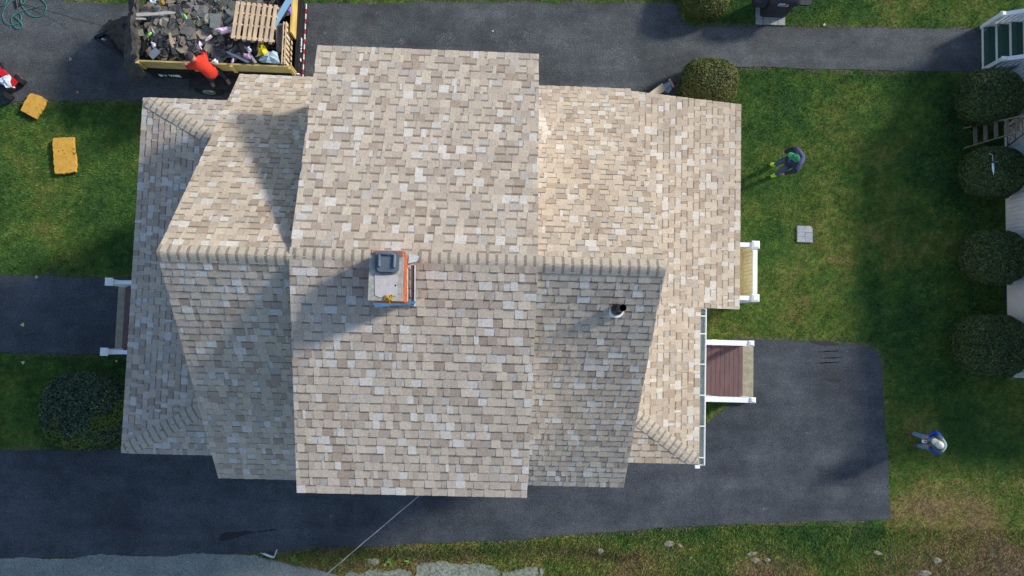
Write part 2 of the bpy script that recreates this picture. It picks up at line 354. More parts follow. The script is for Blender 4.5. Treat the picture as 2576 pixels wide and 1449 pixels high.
for s in (1, -1):                                          # dormer walls
    d = MB(); ye = YR + s * (W_D - .3); zt = ZR - DROP_D * (W_D - .3) / W_D - .06
    for xa in (DXL + .18, DXR - .28):
        d.mesh([(xa, YR, ZR - .12), (xa + .1, YR, ZR - .12), (xa + .1, ye, zt), (xa, ye, zt), (xa, ye, ZR - DROP_M * (W_D - .3) / W_M - .1), (xa + .1, ye, ZR - DROP_M * (W_D - .3) / W_M - .1)],
               [(0, 3, 4), (1, 5, 2), (0, 1, 2, 3), (3, 2, 5, 4), (0, 4, 5, 1)])
    d.box(((DXL + DXR) / 2 - .05, ye - s * .05, (zt + 6.8) / 2), (DXR - DXL - .42, .1, zt - 6.8))
    dw = obj('dormer_wall', d, M['wsiding'], house)
    for k in (-1, 0, 1):
        wf = MB(); xc = (DXL + DXR) / 2 + k * 1.05; zc = 8.0
        for dx, dz, sx, sz in ((-.38, 0, .07, 1.1), (.38, 0, .07, 1.1), (0, .55, .83, .07), (0, -.55, .83, .07), (0, 0, .69, .04)): wf.box((xc + dx, ye + s * .03, zc + dz), (sx, .05, sz))
        obj('window_frame', wf, M['white'], dw); wp = MB(); wp.box((xc, ye + s * .012, zc), (.69, .02, 1.03)); obj('window_pane', wp, M['glass'], dw)
def window(xc, yc, zc, nx_, ny_, wid=.85, hei=1.35):
    tx_, ty_ = -ny_, nx_; q = Matrix(((tx_, nx_, 0), (ty_, ny_, 0), (0, 0, 1))).to_quaternion(); f = MB(); c = Vector((xc, yc, zc)); n = Vector((nx_, ny_, 0))
    for dx, dz, sx, sz in ((-wid / 2, 0, .09, hei), (wid / 2, 0, .09, hei), (0, hei / 2, wid + .09, .09), (0, -hei / 2, wid + .14, .1), (0, 0, wid - .09, .05)):
        f.box(c + q @ Vector((dx, .03, dz)), (sx, .06, sz), q=q)
    wo = obj('window', f, M['white'], house); p = MB(); p.box(c + n * .008, (wid - .09, .016, hei - .09), q=q); obj('pane', p, M['glass'], wo)
for z in (1.9, 4.4):
    for x in (-3.6, -1.9, -.2, 1.4): window(x, WY0, z, 0, -1); window(x, WY1, z, 0, 1)
    for y in (-1.2, 3.2): window(-6.95, y, z, -1, 0)
window(XL + .32, YR, 8.0, -1, 0); window(XR - .32, YR, 8.0, 1, 0)
window(4.95, 4.1, 3.9, 1, 0); window(4.1, -1.6, 1.9, 1, 0)

# ---------------------------------------------- shingles
PAL = [((.455, .385, .305), 30), ((.495, .425, .34), 24), ((.405, .345, .28), 17), ((.555, .52, .465), 13), ((.365, .295, .23), 10), ((.425, .385, .335), 7), ((.51, .44, .345), 11)]
PC = [p[0] for p in PAL]; PW = [p[1] for p in PAL]
PIECES = []
def roof_plane(o, ud, sd, length, n, e, rng=None, tone=(1, 1, 1), visible=None, seed=0):
    """courses from the eave o upward: ud along the eave, sd up the slope; rng(v) limits u for hips and steps"""
    rr = random.Random(seed); o, ud, sd = Vector(o), Vector(ud).normalized(), Vector(sd).normalized(); nn = ud.cross(sd).normalized()
    if nn.z < 0: nn = -nn
    for k in range(n):
        v0, v1 = k * e, (k + 1) * e; u = -rr.uniform(0, .2); raised = rr.random() < .5; lim = rng((v0 + v1) / 2) if rng else (0, length)
        off = rr.uniform(-.004, .004)
        while u < length:
            wd = rr.choice((.05, .07, .09, .105, .12, .135, .14, .155, .165, .18)) * rr.uniform(.9, 1.12)
            a, b = max(u, lim[0]), min(u + wd, lim[1]); u += wd; raised = (not raised) if rr.random() < .86 else raised
            if b - a < .02: continue
            mid = o + ud * ((a + b) / 2) + sd * v1
            if visible and not visible(mid): continue
            base = rr.choices(PC, PW)[0]; sh = rr.uniform(.93, 1.07) * (1.02 if raised else .985); col = tuple(c * sh * t for c, t in zip(base, tone))
            t0 = .016 if raised else .0095; t1 = .003; gap = .0022; ja, jb = (rr.uniform(-.004, .004), rr.uniform(-.004, .004)) if not raised else (-.004, .004)
            P = lambda uu, vv, h: o + ud * uu + sd * vv + nn * h
            vb = v0 + off; band = rr.uniform(.036, .043) if sd.y < -.5 else rr.uniform(.028, .035); al, bl = a + gap / 2 + ja * -1, b - gap / 2 - jb * -1; au, bu = a + gap / 2, b - gap / 2
            vm = v1 - band; hm = t0 + (t1 - t0) * (vm - v0) / e
            vs = [P(al, vb, t0), P(bl, vb, t0), P(bu, vm, hm), P(au, vm, hm), P(bu, v1 + .006, t1), P(au, v1 + .006, t1), P(al, vb, -.001), P(bl, vb, -.001), P(bu, v1, -.001), P(au, v1, -.001)]
            PIECES.append((vs, col, raised, (b - a) * e, mid, nn))
def piece_mesh(mb, pc):
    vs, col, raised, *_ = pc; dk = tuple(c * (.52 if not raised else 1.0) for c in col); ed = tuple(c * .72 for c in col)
    i = len(mb.v); mb.v += [tuple(p) for p in vs]
    flip = (Vector(vs[1]) - Vector(vs[0])).cross(Vector(vs[3]) - Vector(vs[0])).z < 0
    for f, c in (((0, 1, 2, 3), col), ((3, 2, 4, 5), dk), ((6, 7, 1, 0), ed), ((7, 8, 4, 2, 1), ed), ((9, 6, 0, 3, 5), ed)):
        f = f[::-1] if flip else f
        mb.f.append(tuple(i + k for k in f)); mb.m.append(0); mb.c.append(c); mb.smooth.append(False)
EXPO = .1425
sm = math.hypot(W_M, DROP_M); sdm = math.hypot(W_D, DROP_D)
n_m = int(math.ceil((sm) / EXPO)); n_d = int(math.ceil(sdm / EXPO)); em = sm / n_m; ed_ = sdm / n_d
for s, sd0 in ((1, 1), (-1, 2)):
    eave = (XL, YR + s * W_M, ZR - DROP_M)
    roof_plane(eave, (1, 0, 0), (0, -s * W_M, DROP_M), XR - XL, n_m, em, visible=lambda p: p.x < DXL + .12 or p.x > DXR - .22, seed=sd0, tone=(1.01, .985, .95) if s > 0 else (1, 1, 1))
    roof_plane((DXL, YR + s * W_D, ZR - DROP_D), (1, 0, 0), (0, -s * W_D, DROP_D), DXR - DXL, n_d, ed_, seed=sd0 + 10)
    t = .13                                                # roof slabs with fascia edge
    for xa, xb in ((XL + .008, DXL + .2), (DXR - .3, XR - .008)):
        r = MB(); top = [(xa, YR + s * (W_M - .008), ZR - DROP_M), (xb, YR + s * (W_M - .008), ZR - DROP_M), (xb, YR, ZR - .006), (xa, YR, ZR - .006)]
        top = [(x, y, z - .004) for x, y, z in top]; bot = [(x, y, z - t) for x, y, z in top]
        (r.hexa(bot, top) if s < 0 else r.hexa(bot[::-1], top[::-1])); obj('main_roof', r, M['fascia'], house)
    r = MB(); top = [(DXL + .008, YR + s * (W_D - .008), ZR - DROP_D - .004), (DXR - .008, YR + s * (W_D - .008), ZR - DROP_D - .004), (DXR - .008, YR, ZR - .004), (DXL + .008, YR, ZR - .004)]
    bot = [(x, y, z - .14) for x, y, z in top]; (r.hexa(bot, top) if s < 0 else r.hexa(bot[::-1], top[::-1])); obj('dormer_roof', r, M['fascia'], house)
# front (left) porch roof: low slope to the eave, steeper returns over both ends
def porch_plane(cx, cz, xin, y0, y1, sx, s_lo, s_hi, seed, tone):
    """eave at x = cx between y0 and y1; xin is the wall side. s_lo / s_hi: slopes of the hipped returns at y0 / y1 (None = square rake)"""
    d = 1 if xin > cx else -1; L = y1 - y0; run = abs(xin - cx); sl = math.hypot(1, sx); n = int(math.ceil(run * sl / EXPO))
    def rng(v):
        z = v / sl * sx; return ((z / s_lo) if s_lo else 0, L - ((z / s_hi) if s_hi else 0))
    roof_plane((cx, y0, cz), (0, 1, 0), (d, 0, sx), L, n, EXPO, rng, tone, seed=seed)
    for yy, ss, sg in ((y0, s_lo, 1), (y1, s_hi, -1)):
        if not ss: continue
        sl2 = math.hypot(1, ss); n2 = 14; rat = ss / sx
        roof_plane((min(cx, xin), yy, cz), (1, 0, 0), (0, sg, ss), run, n2, EXPO,
                   (lambda v, rat=rat, sl2=sl2: ((v / sl2) * rat, run)) if d > 0 else (lambda v, rat=rat, sl2=sl2: (0, run - (v / sl2) * rat)), tone, seed=seed + 5)
S_RET = .444; SX = .25
porch_plane(PLX, PLZ, WX0 + .1, PLY0, PLY1, SX, S_RET, S_RET, 31, (.97, .97, .985))
porch_plane(PRX2, PRZ2, WX1 - .1, PRY2, PRY0 + .02, SX, .36, None, 41, (.98, .955, .915))
porch_plane(PRX, PRZ, WX1 - .1, PRY0, PRY1, SX, None, None, 51, (.97, .95, .92))
r = MB(); hz = lambda x: PLZ + SX * (x - PLX)
h_in = (WX0 + .1 - PLX) * SX; dy = h_in / S_RET; xw = WX0 + .1
def slabs(mb, pts, t=.12):
    top = [(x, y, z - .005) for x, y, z in pts]; n = (Vector(top[1]) - Vector(top[0])).cross(Vector(top[2]) - Vector(top[0]))
    if n.z < 0: top = top[::-1]
    mb.hexa([(x, y, z - t) for x, y, z in top], top)
slabs(r, [(PLX + .01, PLY0 + .01, PLZ), (xw, PLY0 + dy, PLZ + h_in), (xw, PLY1 - dy, PLZ + h_in), (PLX + .01, PLY1 - .01, PLZ)])
slabs(r, [(PLX + .01, PLY0 + .01, PLZ), (xw, PLY0 + .01, PLZ), (xw, PLY0 + dy, PLZ + h_in)]); slabs(r, [(PLX + .01, PLY1 - .01, PLZ), (xw, PLY1 - dy, PLZ + h_in), (xw, PLY1 - .01, PLZ)])
obj('porch_roof', r, M['fascia'], house)
r = MB(); xw = WX1 - .1; hr = (PRX - xw) * SX; h2 = (PRX2 - xw) * SX; d2 = h2 / .36
slabs(r, [(PRX - .01, PRY0 + .01, PRZ), (PRX - .01, PRY1 - .01, PRZ), (xw, PRY1 - .01, PRZ + hr), (xw, PRY0 + .01, PRZ + hr)])
slabs(r, [(PRX2 - .01, PRY2 + .01, PRZ2), (PRX2 - .01, PRY0 + .01, PRZ2), (xw, PRY0 + .01, PRZ2 + h2), (xw, PRY2 + d2, PRZ2 + h2)])
slabs(r, [(PRX2 - .01, PRY2 + .01, PRZ2), (xw, PRY2 + d2, PRZ2 + h2), (xw, PRY2 + .01, PRZ2)])
obj('porch_roof', r, M['fascia'], house)
# the 300 shingles that show largest are single parts, the rest one part
camv = Vector((0, 0, H_CAM))
def shows(pc):
    d = camv - pc[4]; return pc[3] * abs(pc[5].dot(d.normalized())) / d.length_squared
HIDE = lambda p: (-1.62 < p.x < -.98 and .5 < p.y < 1.6 and p.z > 9.6)
PIECES.sort(key=shows, reverse=True); rest = MB(); cnt = 0
for pc in PIECES:
    if cnt < 300 and not HIDE(pc[4]): mb = MB(); piece_mesh(mb, pc); obj('shingle', mb, M['shingle'], house); cnt += 1
    else: piece_mesh(rest, pc)
tag(obj('shingle_courses', rest, M['shingle'], house), kind='stuff')

# ridge and hip caps
def cap_mesh(a, b, na, nb, half, col, back=.044, clip=None):
    """one cap from a to b along the ridge; na, nb: down-slope directions of both sides"""
    mb = MB(); a, b = Vector(a), Vector(b); d = (b - a); L = d.length; d.normalize(); na, nb = Vector(na).normalized(), Vector(nb).normalized(); up = Vector((0, 0, 1))
    prof = []
    for s_, v in ((1, na), (-1, nb)):
        for t in ((half, half * .55, half * .22) if s_ > 0 else (half * .22, half * .55, half)): prof.append((v, t))
    prof.insert(3, (None, 0)); soft = .018
    def pt(base, v, t, h): return base + (v * t if v is not None else Vector((0, 0, -soft))) + up * h
    rows = [[pt(a, v, t, .020) for v, t in prof], [pt(a + d * (L - back), v, t, .0145) for v, t in prof], [pt(b + d * .004, v, t, .0125) for v, t in prof]]
    n = len(prof); vs = [p for r_ in rows for p in r_] + [pt(a, v, t, .003) for v, t in prof]
    if clip: vs = [Vector((min(max(p.x, clip[0]), clip[1]), min(max(p.y, clip[2]), clip[3]), p.z)) for p in vs]
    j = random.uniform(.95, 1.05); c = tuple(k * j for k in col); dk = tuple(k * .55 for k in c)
    fl = (Vector(vs[1]) - Vector(vs[0])).cross(Vector(vs[n]) - Vector(vs[0])).z < 0
    o_ = (lambda f: f[::-1]) if fl else (lambda f: f)
    mb.mesh(vs, [o_((k, k + 1, n + k + 1, n + k)) for k in range(n - 1)], 0, c, True)
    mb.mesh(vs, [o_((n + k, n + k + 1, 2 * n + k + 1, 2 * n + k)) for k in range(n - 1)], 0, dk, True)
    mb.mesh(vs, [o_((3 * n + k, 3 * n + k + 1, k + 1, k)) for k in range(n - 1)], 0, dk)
    return mb
CAPC = (.47, .41, .325)
CH = [at(932.8, 630, 10.9), at(1011, 756.6, 10.9)]; CHX0, CHX1, CHY0, CHY1 = CH[0].x, CH[1].x, CH[1].y, CH[0].y
nc = 53; st = (XR - XL) / nc
for k in range(nc):
    xa, xb = XL + k * st, XL + (k + 1) * st; xm = (xa + xb) / 2
    if CHX0 - .02 < xm < CHX1 + .1: continue
    sl = (W_D, DROP_D) if DXL < xm < DXR else (W_M, DROP_M)
    if DXL < xm < DXR: na, nb = (0, sl[0], -sl[1] * 1.1), (0, -sl[0], -sl[1] * 2.0)
    else: na, nb = (0, sl[0], -sl[1]), (0, -sl[0], -sl[1])
    obj('ridge_cap', cap_mesh((xb, YR, ZR + .006), (xa, YR, ZR + .006), na, nb, .145 if DXL < xm < DXR else .17, CAPC), M['shingle'], house)
def hip(c, inner, na, nb, n, clip):
    c, inner = Vector(c), Vector(inner)
    for k in range(n):
        obj('hip_cap', cap_mesh(c.lerp(inner, k / n) + Vector((0, 0, .004)), c.lerp(inner, (k + 1) / n) + Vector((0, 0, .004)), na, nb, .155, CAPC, clip=clip), M['shingle'], house)
def hipends(cx, cz, cy, sgx, sgy, s1, s2, zrise):
    return (cx, cy, cz), (cx + sgx * zrise / s1, cy + sgy * zrise / s2, cz + zrise)
for cy, sgy in ((PLY1, -1), (PLY0, 1)):
    a, b = hipends(PLX, PLZ, cy, 1, sgy, SX, S_RET, .50); hip(a, b, Vector((-.49, sgy * .87, -.12)), Vector((.49, -sgy * .87, -.386)), 15, (PLX + .003, 9, PLY0 + .003, PLY1 - .003))
a, b = hipends(PRX2, PRZ2, PRY2, -1, 1, SX, .36, .42); hip(a, b, Vector((.57, .82, -.14)), Vector((-.57, -.82, -.295)), 14, (-9, PRX2 - .003, PRY2 + .003, 9))

# gutter on the short rear eave
gt = MB(); gy0, gy1 = PRY2 - .03, PRY0 - .01; gx0 = PRX2 + .006; zt = PRZ2 - .015
gt.box((gx0 + .006, (gy0 + gy1) / 2, zt - .06), (.006, gy1 - gy0, .11)); gt.box((gx0 + .126, (gy0 + gy1) / 2, zt - .045), (.018, gy1 - gy0, .10))
gt.box((gx0 + .065, gy0 + .006, zt - .06), (.125, .012, .11)); gt.box((gx0 + .065, gy1 - .004, zt - .06), (.125, .008, .11)); gt.box((gx0 - .02, gy0 - .03, zt - .04), (.10, .07, .07))
gut = obj('gutter', gt, M['white'], house); tr = MB(); tr.box((gx0 + .063, (gy0 + gy1) / 2, zt - .075), (.106, gy1 - gy0 - .03, .01)); obj('gutter_trough', tr, M['gutterin'], gut)
for v in (794.7, 839.5, 916, 994, 1072, 1151):
    y = at(1762, v, zt).y; b = MB(); b.box((gx0 + .068, y, zt + .002), (.13, .022, .008)); obj('gutter_hanger', b, M['white'], gut)
# the chimney
zt = 10.9; ch = MB(); cx, cy = (CHX0 + CHX1) / 2, (CHY0 + CHY1) / 2
ch.box((cx, cy, 9.9), (CHX1 - CHX0 - .012, CHY1 - CHY0 - .012, 1.93)); chim = obj('chimney', ch, M['mortar'], house)
bc = [(.42, .105, .045), (.52, .13, .05), (.36, .10, .055), (.47, .15, .07)]
for r_ in range(9):                                        # brick faces
    z = 10.83 - r_ * .073; half = (r_ % 2) * .105
    for (p, q, ax) in (((CHX1, CHY0), (CHX1, CHY1), 'y'), ((CHX0, CHY0), (CHX0, CHY1), 'y'), ((CHX0, CHY0), (CHX1, CHY0), 'x'), ((CHX0, CHY1), (CHX1, CHY1), 'x')):
        L = abs(q[0] - p[0]) + abs(q[1] - p[1]); u = -half
        while u < L:
            a, b = max(u, 0), min(u + .2, L); u += .21
            if b - a < .03: continue
            bb = MB(); m_ = (a + b) / 2; c = (p[0], p[1] + m_, z) if ax == 'y' else (p[0] + m_, p[1], z)
            bb.box(c, (.016, b - a, .062) if ax == 'y' else (b - a, .016, .062), col=random.choice(bc)); obj('brick', bb, M['brick'], chim)
y1, x1 = CHY1, CHX1
for k, (xa, xb, yy) in enumerate(((CHX0 + .07, CHX0 + .20, y1), (CHX0 + .21, CHX0 + .32, y1), (CHX0 + .33, CHX1 - .012, y1))):
    b = MB(); b.box(((xa + xb) / 2, yy - .036, zt - .006), (xb - xa, .075, .05), col=(.30, .13, .085)); obj('brick', b, M['brick'], chim)
lx0, lx1, ly1, ly0 = at(942, 0, 11).x, at(1003, 0, 11).x, at(970, 632, 11).y, at(970, 686, 11).y
lx0, lx1 = at(942, 660, 11).x, at(1003, 660, 11).x; lcx, lcy = (lx0 + lx1) / 2, (ly0 + ly1) / 2; lw, lh = lx1 - lx0, ly1 - ly0
cr = MB(); cr.box((cx - .004, cy - .040, zt - .012), (CHX1 - CHX0 + .016, CHY1 - CHY0 - .065, .04)); obj('mortar_crown', cr, M['mortar'], chim)
def rrect(cx, cy, w, h, r, n=5):
    out = []
    for sx, sy, a0 in ((1, -1, -90), (1, 1, 0), (-1, 1, 90), (-1, -1, 180)):
        for k in range(n): t = math.radians(a0 + 90 * k / (n - 1)); out.append((cx + sx * (w / 2 - r) + r * math.cos(t), cy + sy * (h / 2 - r) + r * math.sin(t)))
    return out
lid = MB(); lid.prism(rrect(lcx, lcy, lw, lh, .07), 10.90, 10.955); lid.prism(rrect(lcx, lcy - .01, lw * .80, lh * .84, .05), 10.955, 10.985)
lo = obj('flue_cover', lid, M['lid'], chim); hd = MB()
pth = [(lcx - lw * .31, lcy - lh * .22, 11.0), (lcx - lw * .32, lcy + lh * .34, 11.0), (lcx - lw * .27, lcy + lh * .385, 11.0), (lcx + lw * .27, lcy + lh * .385, 11.0), (lcx + lw * .32, lcy + lh * .33, 11.0), (lcx + lw * .31, lcy - lh * .24, 11.0)]
hd.tube(pth, .022, 8); obj('cover_rim', hd, M['lid'], lo); kb = MB(); kb.blob((lcx + .02, lcy + .1, 10.99), (.012, .012, .008), 8, 5); obj('rivet', kb, M['letter'], lo)
pl = MB(); zz_ = 10.915; q = [at(942.5, 692, zz_), at(943, 742, zz_), at(950, 746, zz_), at(958, 748.5, zz_), at(968, 747, zz_), at(984, 744, zz_), at(998, 744.5, zz_), at(999.5, 692, zz_)]
pl.prism([(p.x, p.y) for p in q], 10.895, 10.918); obj('cover_plate', pl, M['tile'], chim)
mo = MB(); mp_ = at(978, 750, 10.93)
for k in range(40): mo.blob(mp_ + Vector((random.gauss(0, .024), random.gauss(0, .03), random.uniform(-.01, .02))), (.013, .013, .009), 6, 4, seed=k, jit=.3, col=random.choice([(.5, .27, .02), (.62, .38, .04), (.35, .18, .02)]))
obj('moss', mo, M['scrap'], chim)
hl = MB(); hp = at(995, 718, 10.92); hl.blob(hp, (.013, .013, .004), 8, 4); obj('hole', hl, M['pipe'], chim)
zl = ZR - DROP_D * (YR - CHY0) / W_D
fl = MB()                                                  # blue-white membrane at the foot
def strip(mb, pts, col, lift=.02):
    pp = [on_plane(u, v, (0, YR, ZR + (.13 if v < 760 else lift)), (0, -DROP_D / W_D, 1)) for u, v in pts]; mb.hexa([p - Vector((0, 0, .012)) for p in pp[::-1]], [p for p in pp[::-1]], col=col)
strip(fl, [(938, 757), (1046, 758), (1041, 772), (1022, 766), (975, 770), (956, 774), (952, 771), (943, 774)], (.30, .52, .72)); obj('flashing_membrane', fl, M['cloth'], chim)
f2 = MB(); f2.bar((CHX1 + .085, CHY0 - .02, zl + .045), (CHX1 + .085, YR - .08, ZR + .03), .05, .012, col=(.10, .11, .12)); obj('step_flashing', f2, M['cloth'], chim)
f3 = MB(); f3.bar((CHX1 + .118, CHY0 - .03, zl + .055), (CHX1 + .118, YR - .08, ZR + .04), .014, .02, col=(.78, .79, .8)); f3.bar((CHX1 + .012, CHY0, zl + .06), (CHX1 + .012, CHY1 - .2, zl + .26), .008, .05, col=(.7, .7, .7)); obj('sealant_bead', f3, M['cloth'], chim)
f4 = MB(); f4.mesh([(CHX1 + .02, CHY1 - .12, ZR + .06), (CHX1 + .15, CHY1 - .08, ZR + .03), (CHX1 + .17, CHY1 + .0, ZR + .005), (CHX1 + .02, CHY1 + .03, ZR + .01)], [(0, 1, 2, 3)], col=(.40, .46, .47))
for k in range(22): f4.blob((CHX0 + random.uniform(-.03, .1), CHY1 + random.uniform(-.13, .02), ZR + random.uniform(.0, .05)), (.02, .02, .016), 6, 4, seed=k, jit=.3, col=(.72, .74, .75))
obj('membrane_scrap', f4, M['cloth'], chim)
# the vent pipe
vb = on_plane(1551, 779, (0, YR, ZR), (0, -DROP_M / W_M, 1)); vp = MB()
n_ = 18; zt = vb.z + .60
vp.tube([vb - Vector((0, 0, .1)), (vb.x, vb.y, zt)], .052, n_, caps=False); vp.tube([(vb.x, vb.y, zt), (vb.x, vb.y, zt - .3)], .046, n_, caps=False)
vp.face([(vb.x + .046 * math.cos(t), vb.y + .046 * math.sin(t), zt - .3) for t in [2 * math.pi * k / n_ for k in range(n_)]]); vent = obj('vent_pipe', vp, M['pipe'], house)
vc = MB(); vc.tube([vb + Vector((0, 0, -.02)), vb + Vector((0, .0, .16)), vb + Vector((0, 0, .20))], [.098, .08, .056], n_); obj('vent_collar', vc, M['pipe'], vent)
vr = MB(); dn = Vector((0, -W_M, -DROP_M)).normalized(); vr.tube([vb + Vector((0, -.012, -.06)), vb + Vector((0, -.012, .035))], [.115, .112], n_); p = vb + dn * .15
vr.mesh([vb + dn * .07 + Vector((-.095, 0, .035)), vb + dn * .07 + Vector((.095, 0, .035)), p + Vector((.075, 0, .03)), p + Vector((-.075, 0, .03))], [(3, 2, 1, 0)]); obj('vent_flashing', vr, M['white'], vent)
# ------------------------------------------------------------------ porches, rails and stoop
def newel(mb, x, y, z0, z1, w=.10, cap=True):
    mb.box((x, y, (z0 + z1) / 2), (w, w, z1 - z0))
    if cap: mb.hexa([(x - w * .68, y - w * .68, z1), (x + w * .68, y - w * .68, z1), (x + w * .68, y + w * .68, z1), (x - w * .68, y + w * .68, z1)],
                    [(x - w * .35, y - w * .35, z1 + .045), (x + w * .35, y - w * .35, z1 + .045), (x + w * .35, y + w * .35, z1 + .045), (x - w * .35, y + w * .35, z1 + .045)])
def post(par, x, y, z0, z1, w=.10): mb = MB(); newel(mb, x, y, z0, z1, w); return obj('post', mb, M['white'], par)
# rear steps: maroon boards behind a concrete step, white rails both sides
zf, zr_ = .46, 1.36
p0, p1 = at(1768, 868, zf), at(1868, 1003, zf)
rp = thing('rear_porch', (p1.x - .6, (p0.y + p1.y) / 2, 0), 'small rear porch with maroon deck boards, a concrete step and thick white rails', 'porch')
xw = 4.13; x1 = p1.x; n = int((x1 - xw) / .121); bw = (x1 - xw) / n
ya, yb = p1.y - .03, p0.y + .03
for k in range(n):
    b = MB(); b.box((xw + (k + .5) * bw, (ya + yb) / 2, zf - .014 - (.002 if k % 2 else 0)), (bw - .007, yb - ya, .028)); obj('deck_board', b, M['maroon'], rp)
b = MB(); b.box(((xw + x1) / 2, (ya + yb) / 2, (zf - .03) / 2), (x1 - xw - .02, yb - ya - .02, zf - .03)); obj('base', b, M['concrete'], rp)
sx = at(1895, 930, .24).x; b = MB(); b.box(((x1 + .003 + sx) / 2, (at(1880, 862, .24).y + at(1880, 1005, .24).y) / 2, .12), (sx - x1, yb - ya + .16, .24)); obj('concrete_step', b, M['concrete'], rp)
for v0, v1 in ((862, 862.5), (1005.5, 1005)):
    a, c = at(1768, v0, zr_), at(1897 if v0 < 900 else 1901, v1, zr_); a.x = xw + .06; yy = (a.y + c.y) / 2; rl = MB()
    rl.bar((a.x, yy, zr_ - .03), (c.x - .02, yy, zr_ - .03), .135, .06); rl.bar((a.x, yy, zf + .14), (c.x - .1, yy, zf + .14), .06, .06)
    ro = obj('handrail', rl, M['white'], rp)
    for k in range(9): bl = MB(); xx = a.x + .15 + k * (c.x - a.x - .35) / 8; bl.box((xx, yy, (zf + zr_) / 2 + .02), (.035, .035, zr_ - zf - .2)); obj('baluster', bl, M['white'], ro)
    post(rp, c.x - .075, yy, 0.02, zr_ + .012, .11); post(rp, at(1767, v0, zf).x + .09, yy, zf, zr_ - .06, .11)
# front steps
zf, zr_ = .44, 1.34
q0, q1 = at(315, 725, zf), at(306, 880, zf)
fp = thing('front_porch_steps', (q0.x + .3, (q0.y + q1.y) / 2, 0), 'front entrance deck in dark purple boards with grey step and two white rails', 'porch')
ys_, yn_ = at(280, 885, 1.2).y + .0, at(290, 710, 1.2).y; xe = (q0.x + q1.x) / 2
for k in range(4): b = MB(); b.box((xe + (k + .5) * .14, (ys_ + yn_) / 2, zf - .015), (.132, yn_ - ys_ - .1, .03)); obj('deck_board', b, M['maroon'], fp)
b = MB(); b.box((xe + .45, (ys_ + yn_) / 2, (zf - .031) / 2), (.88, yn_ - ys_ - .12, zf - .031)); obj('base', b, M['concrete'], fp)
xs = (at(297.5, 720, .22).x + at(289, 880, .22).x) / 2
b = MB(); b.box(((xs + xe - .003) / 2, (ys_ + yn_) / 2, .11), (xe - xs - .003, yn_ - ys_ - .02, .22)); obj('concrete_step', b, M['concrete'], fp)
for u, v, yy in ((274, 710, yn_), (262, 885, ys_)):
    c = at(u, v, zr_); rl = MB(); xb = -6.98
    rl.bar((c.x, yy, zr_ - .16), (xb, yy, zr_ + .34), .10, .06); rl.bar((c.x, yy, .30), (xb, yy, zf + .2), .06, .06); ro = obj('handrail', rl, M['white'], fp)
    for k in range(8): t = (k + .7) / 8.4; bl = MB(); bl.bar((c.x + (xb - c.x) * t, yy, .33 + .25 * t), (c.x + (xb - c.x) * t, yy, zr_ - .19 + .5 * t), .035, .035); obj('baluster', bl, M['white'], ro)
    post(fp, c.x, yy, .0, zr_, .15)
# walled stoop by the long porch roof
zt = 1.16; ne, se = at(1899.5, 616, zt), at(1900.5, 750, zt)
st = thing('stoop', (ne.x - .5, (ne.y + se.y) / 2, 0), 'narrow side stoop with white capped parapet and cream boarded inner wall', 'porch')
xo = (ne.x + se.x) / 2; yn, ys = ne.y, se.y; zf = .32
b = MB(); b.box((xo - .62, (yn + ys) / 2, zf / 2), (1.2, yn - ys, zf)); obj('floor', b, M['siding'], st)
for a, c in (((xo, yn), (xo, ys)), ((xo - 1.3, yn), (xo, yn)), ((xo - 1.3, ys), (xo, ys))):
    b = MB(); b.bar((*a, zt - .03), (*c, zt - .03), .115, .06); obj('cap_rail', b, M['white'], st)
    b = MB(); b.bar((*a, (zt - .06 + .05) / 2), (*c, (zt - .06 + .05) / 2), .07, zt - .11); obj('parapet', b, M['white'], st)
nb = 13; L = (yn - ys - .12)
for k in range(nb): b = MB(); b.box((xo - .045, ys + .06 + (k + .5) * L / nb, (zf + zt - .06) / 2), (.016, L / nb - .010, zt - .06 - zf)); obj('cladding_board', b, M['siding'], st)
for yy, sg in ((yn, -1), (ys, 1)):
    for k in range(8): b = MB(); b.box((xo - .12 - k * .14, yy + sg * .045, (zf + zt - .06) / 2), (.13, .016, zt - .06 - zf)); obj('cladding_board', b, M['siding'], st)
post(st, xo, yn, 0, zt + .03, .155); post(st, xo, ys, 0, zt + .03, .155)

# ------------------------------------------------------------------ neighbour's house, steps and ladder
nx_ = at(2528, 600, 0).x; ny0, ny1 = at(2530, 948, 0).y, at(2528, 186, 0).y
nh = thing('neighbour_house', (nx_ + 3, (ny0 + ny1) / 2, 0), 'white house edge with ribbed vertical siding behind the clipped round bushes', 'house')
HN = 2.95; bx = at(2612, 14, 0)
b = MB(); b.box((nx_ + 4.03, (ny0 + ny1) / 2, HN / 2), (8, ny1 - ny0, HN)); b.box((bx.x + 4, (bx.y + ny1) / 2 + .002, HN / 2), (7.9, bx.y - ny1 - .004, HN)); obj('wall', b, M['wsiding'], nh)
rb = MB(); k = 0; y = ny0 + .03
while y < ny1: rb.box((nx_ + .004, y, HN / 2 + .03), (.022, .012, HN - .09)); y += .115
tag(obj('cladding_rib', rb, M['wsiding'], nh), kind='stuff')
b = MB(); b.hexa([(nx_ - .05, ny0 - .3, HN), (nx_ + 8.3, ny0 - .3, HN), (nx_ + 8.3, bx.y + .3, HN), (nx_ + 1.7, bx.y + .3, HN), (nx_ + 1.7, ny1, HN), (nx_ - .05, ny1, HN)],
                 [(nx_ + .2, ny0 - .2, HN + .14), (nx_ + 8.0, ny0 - .2, HN + .14), (nx_ + 8.0, bx.y + .2, HN + .14), (nx_ + 2.2, bx.y + .2, HN + .14), (nx_ + 2.2, ny1, HN + .14), (nx_ + .2, ny1, HN + .14)]); obj('roof', b, M['neigh_roof'], nh)
sn = thing('entrance_steps', (at(2490, 120, 0)), 'neighbour\'s outdoor steps with dark green treads, white risers and white railings', 'steps')
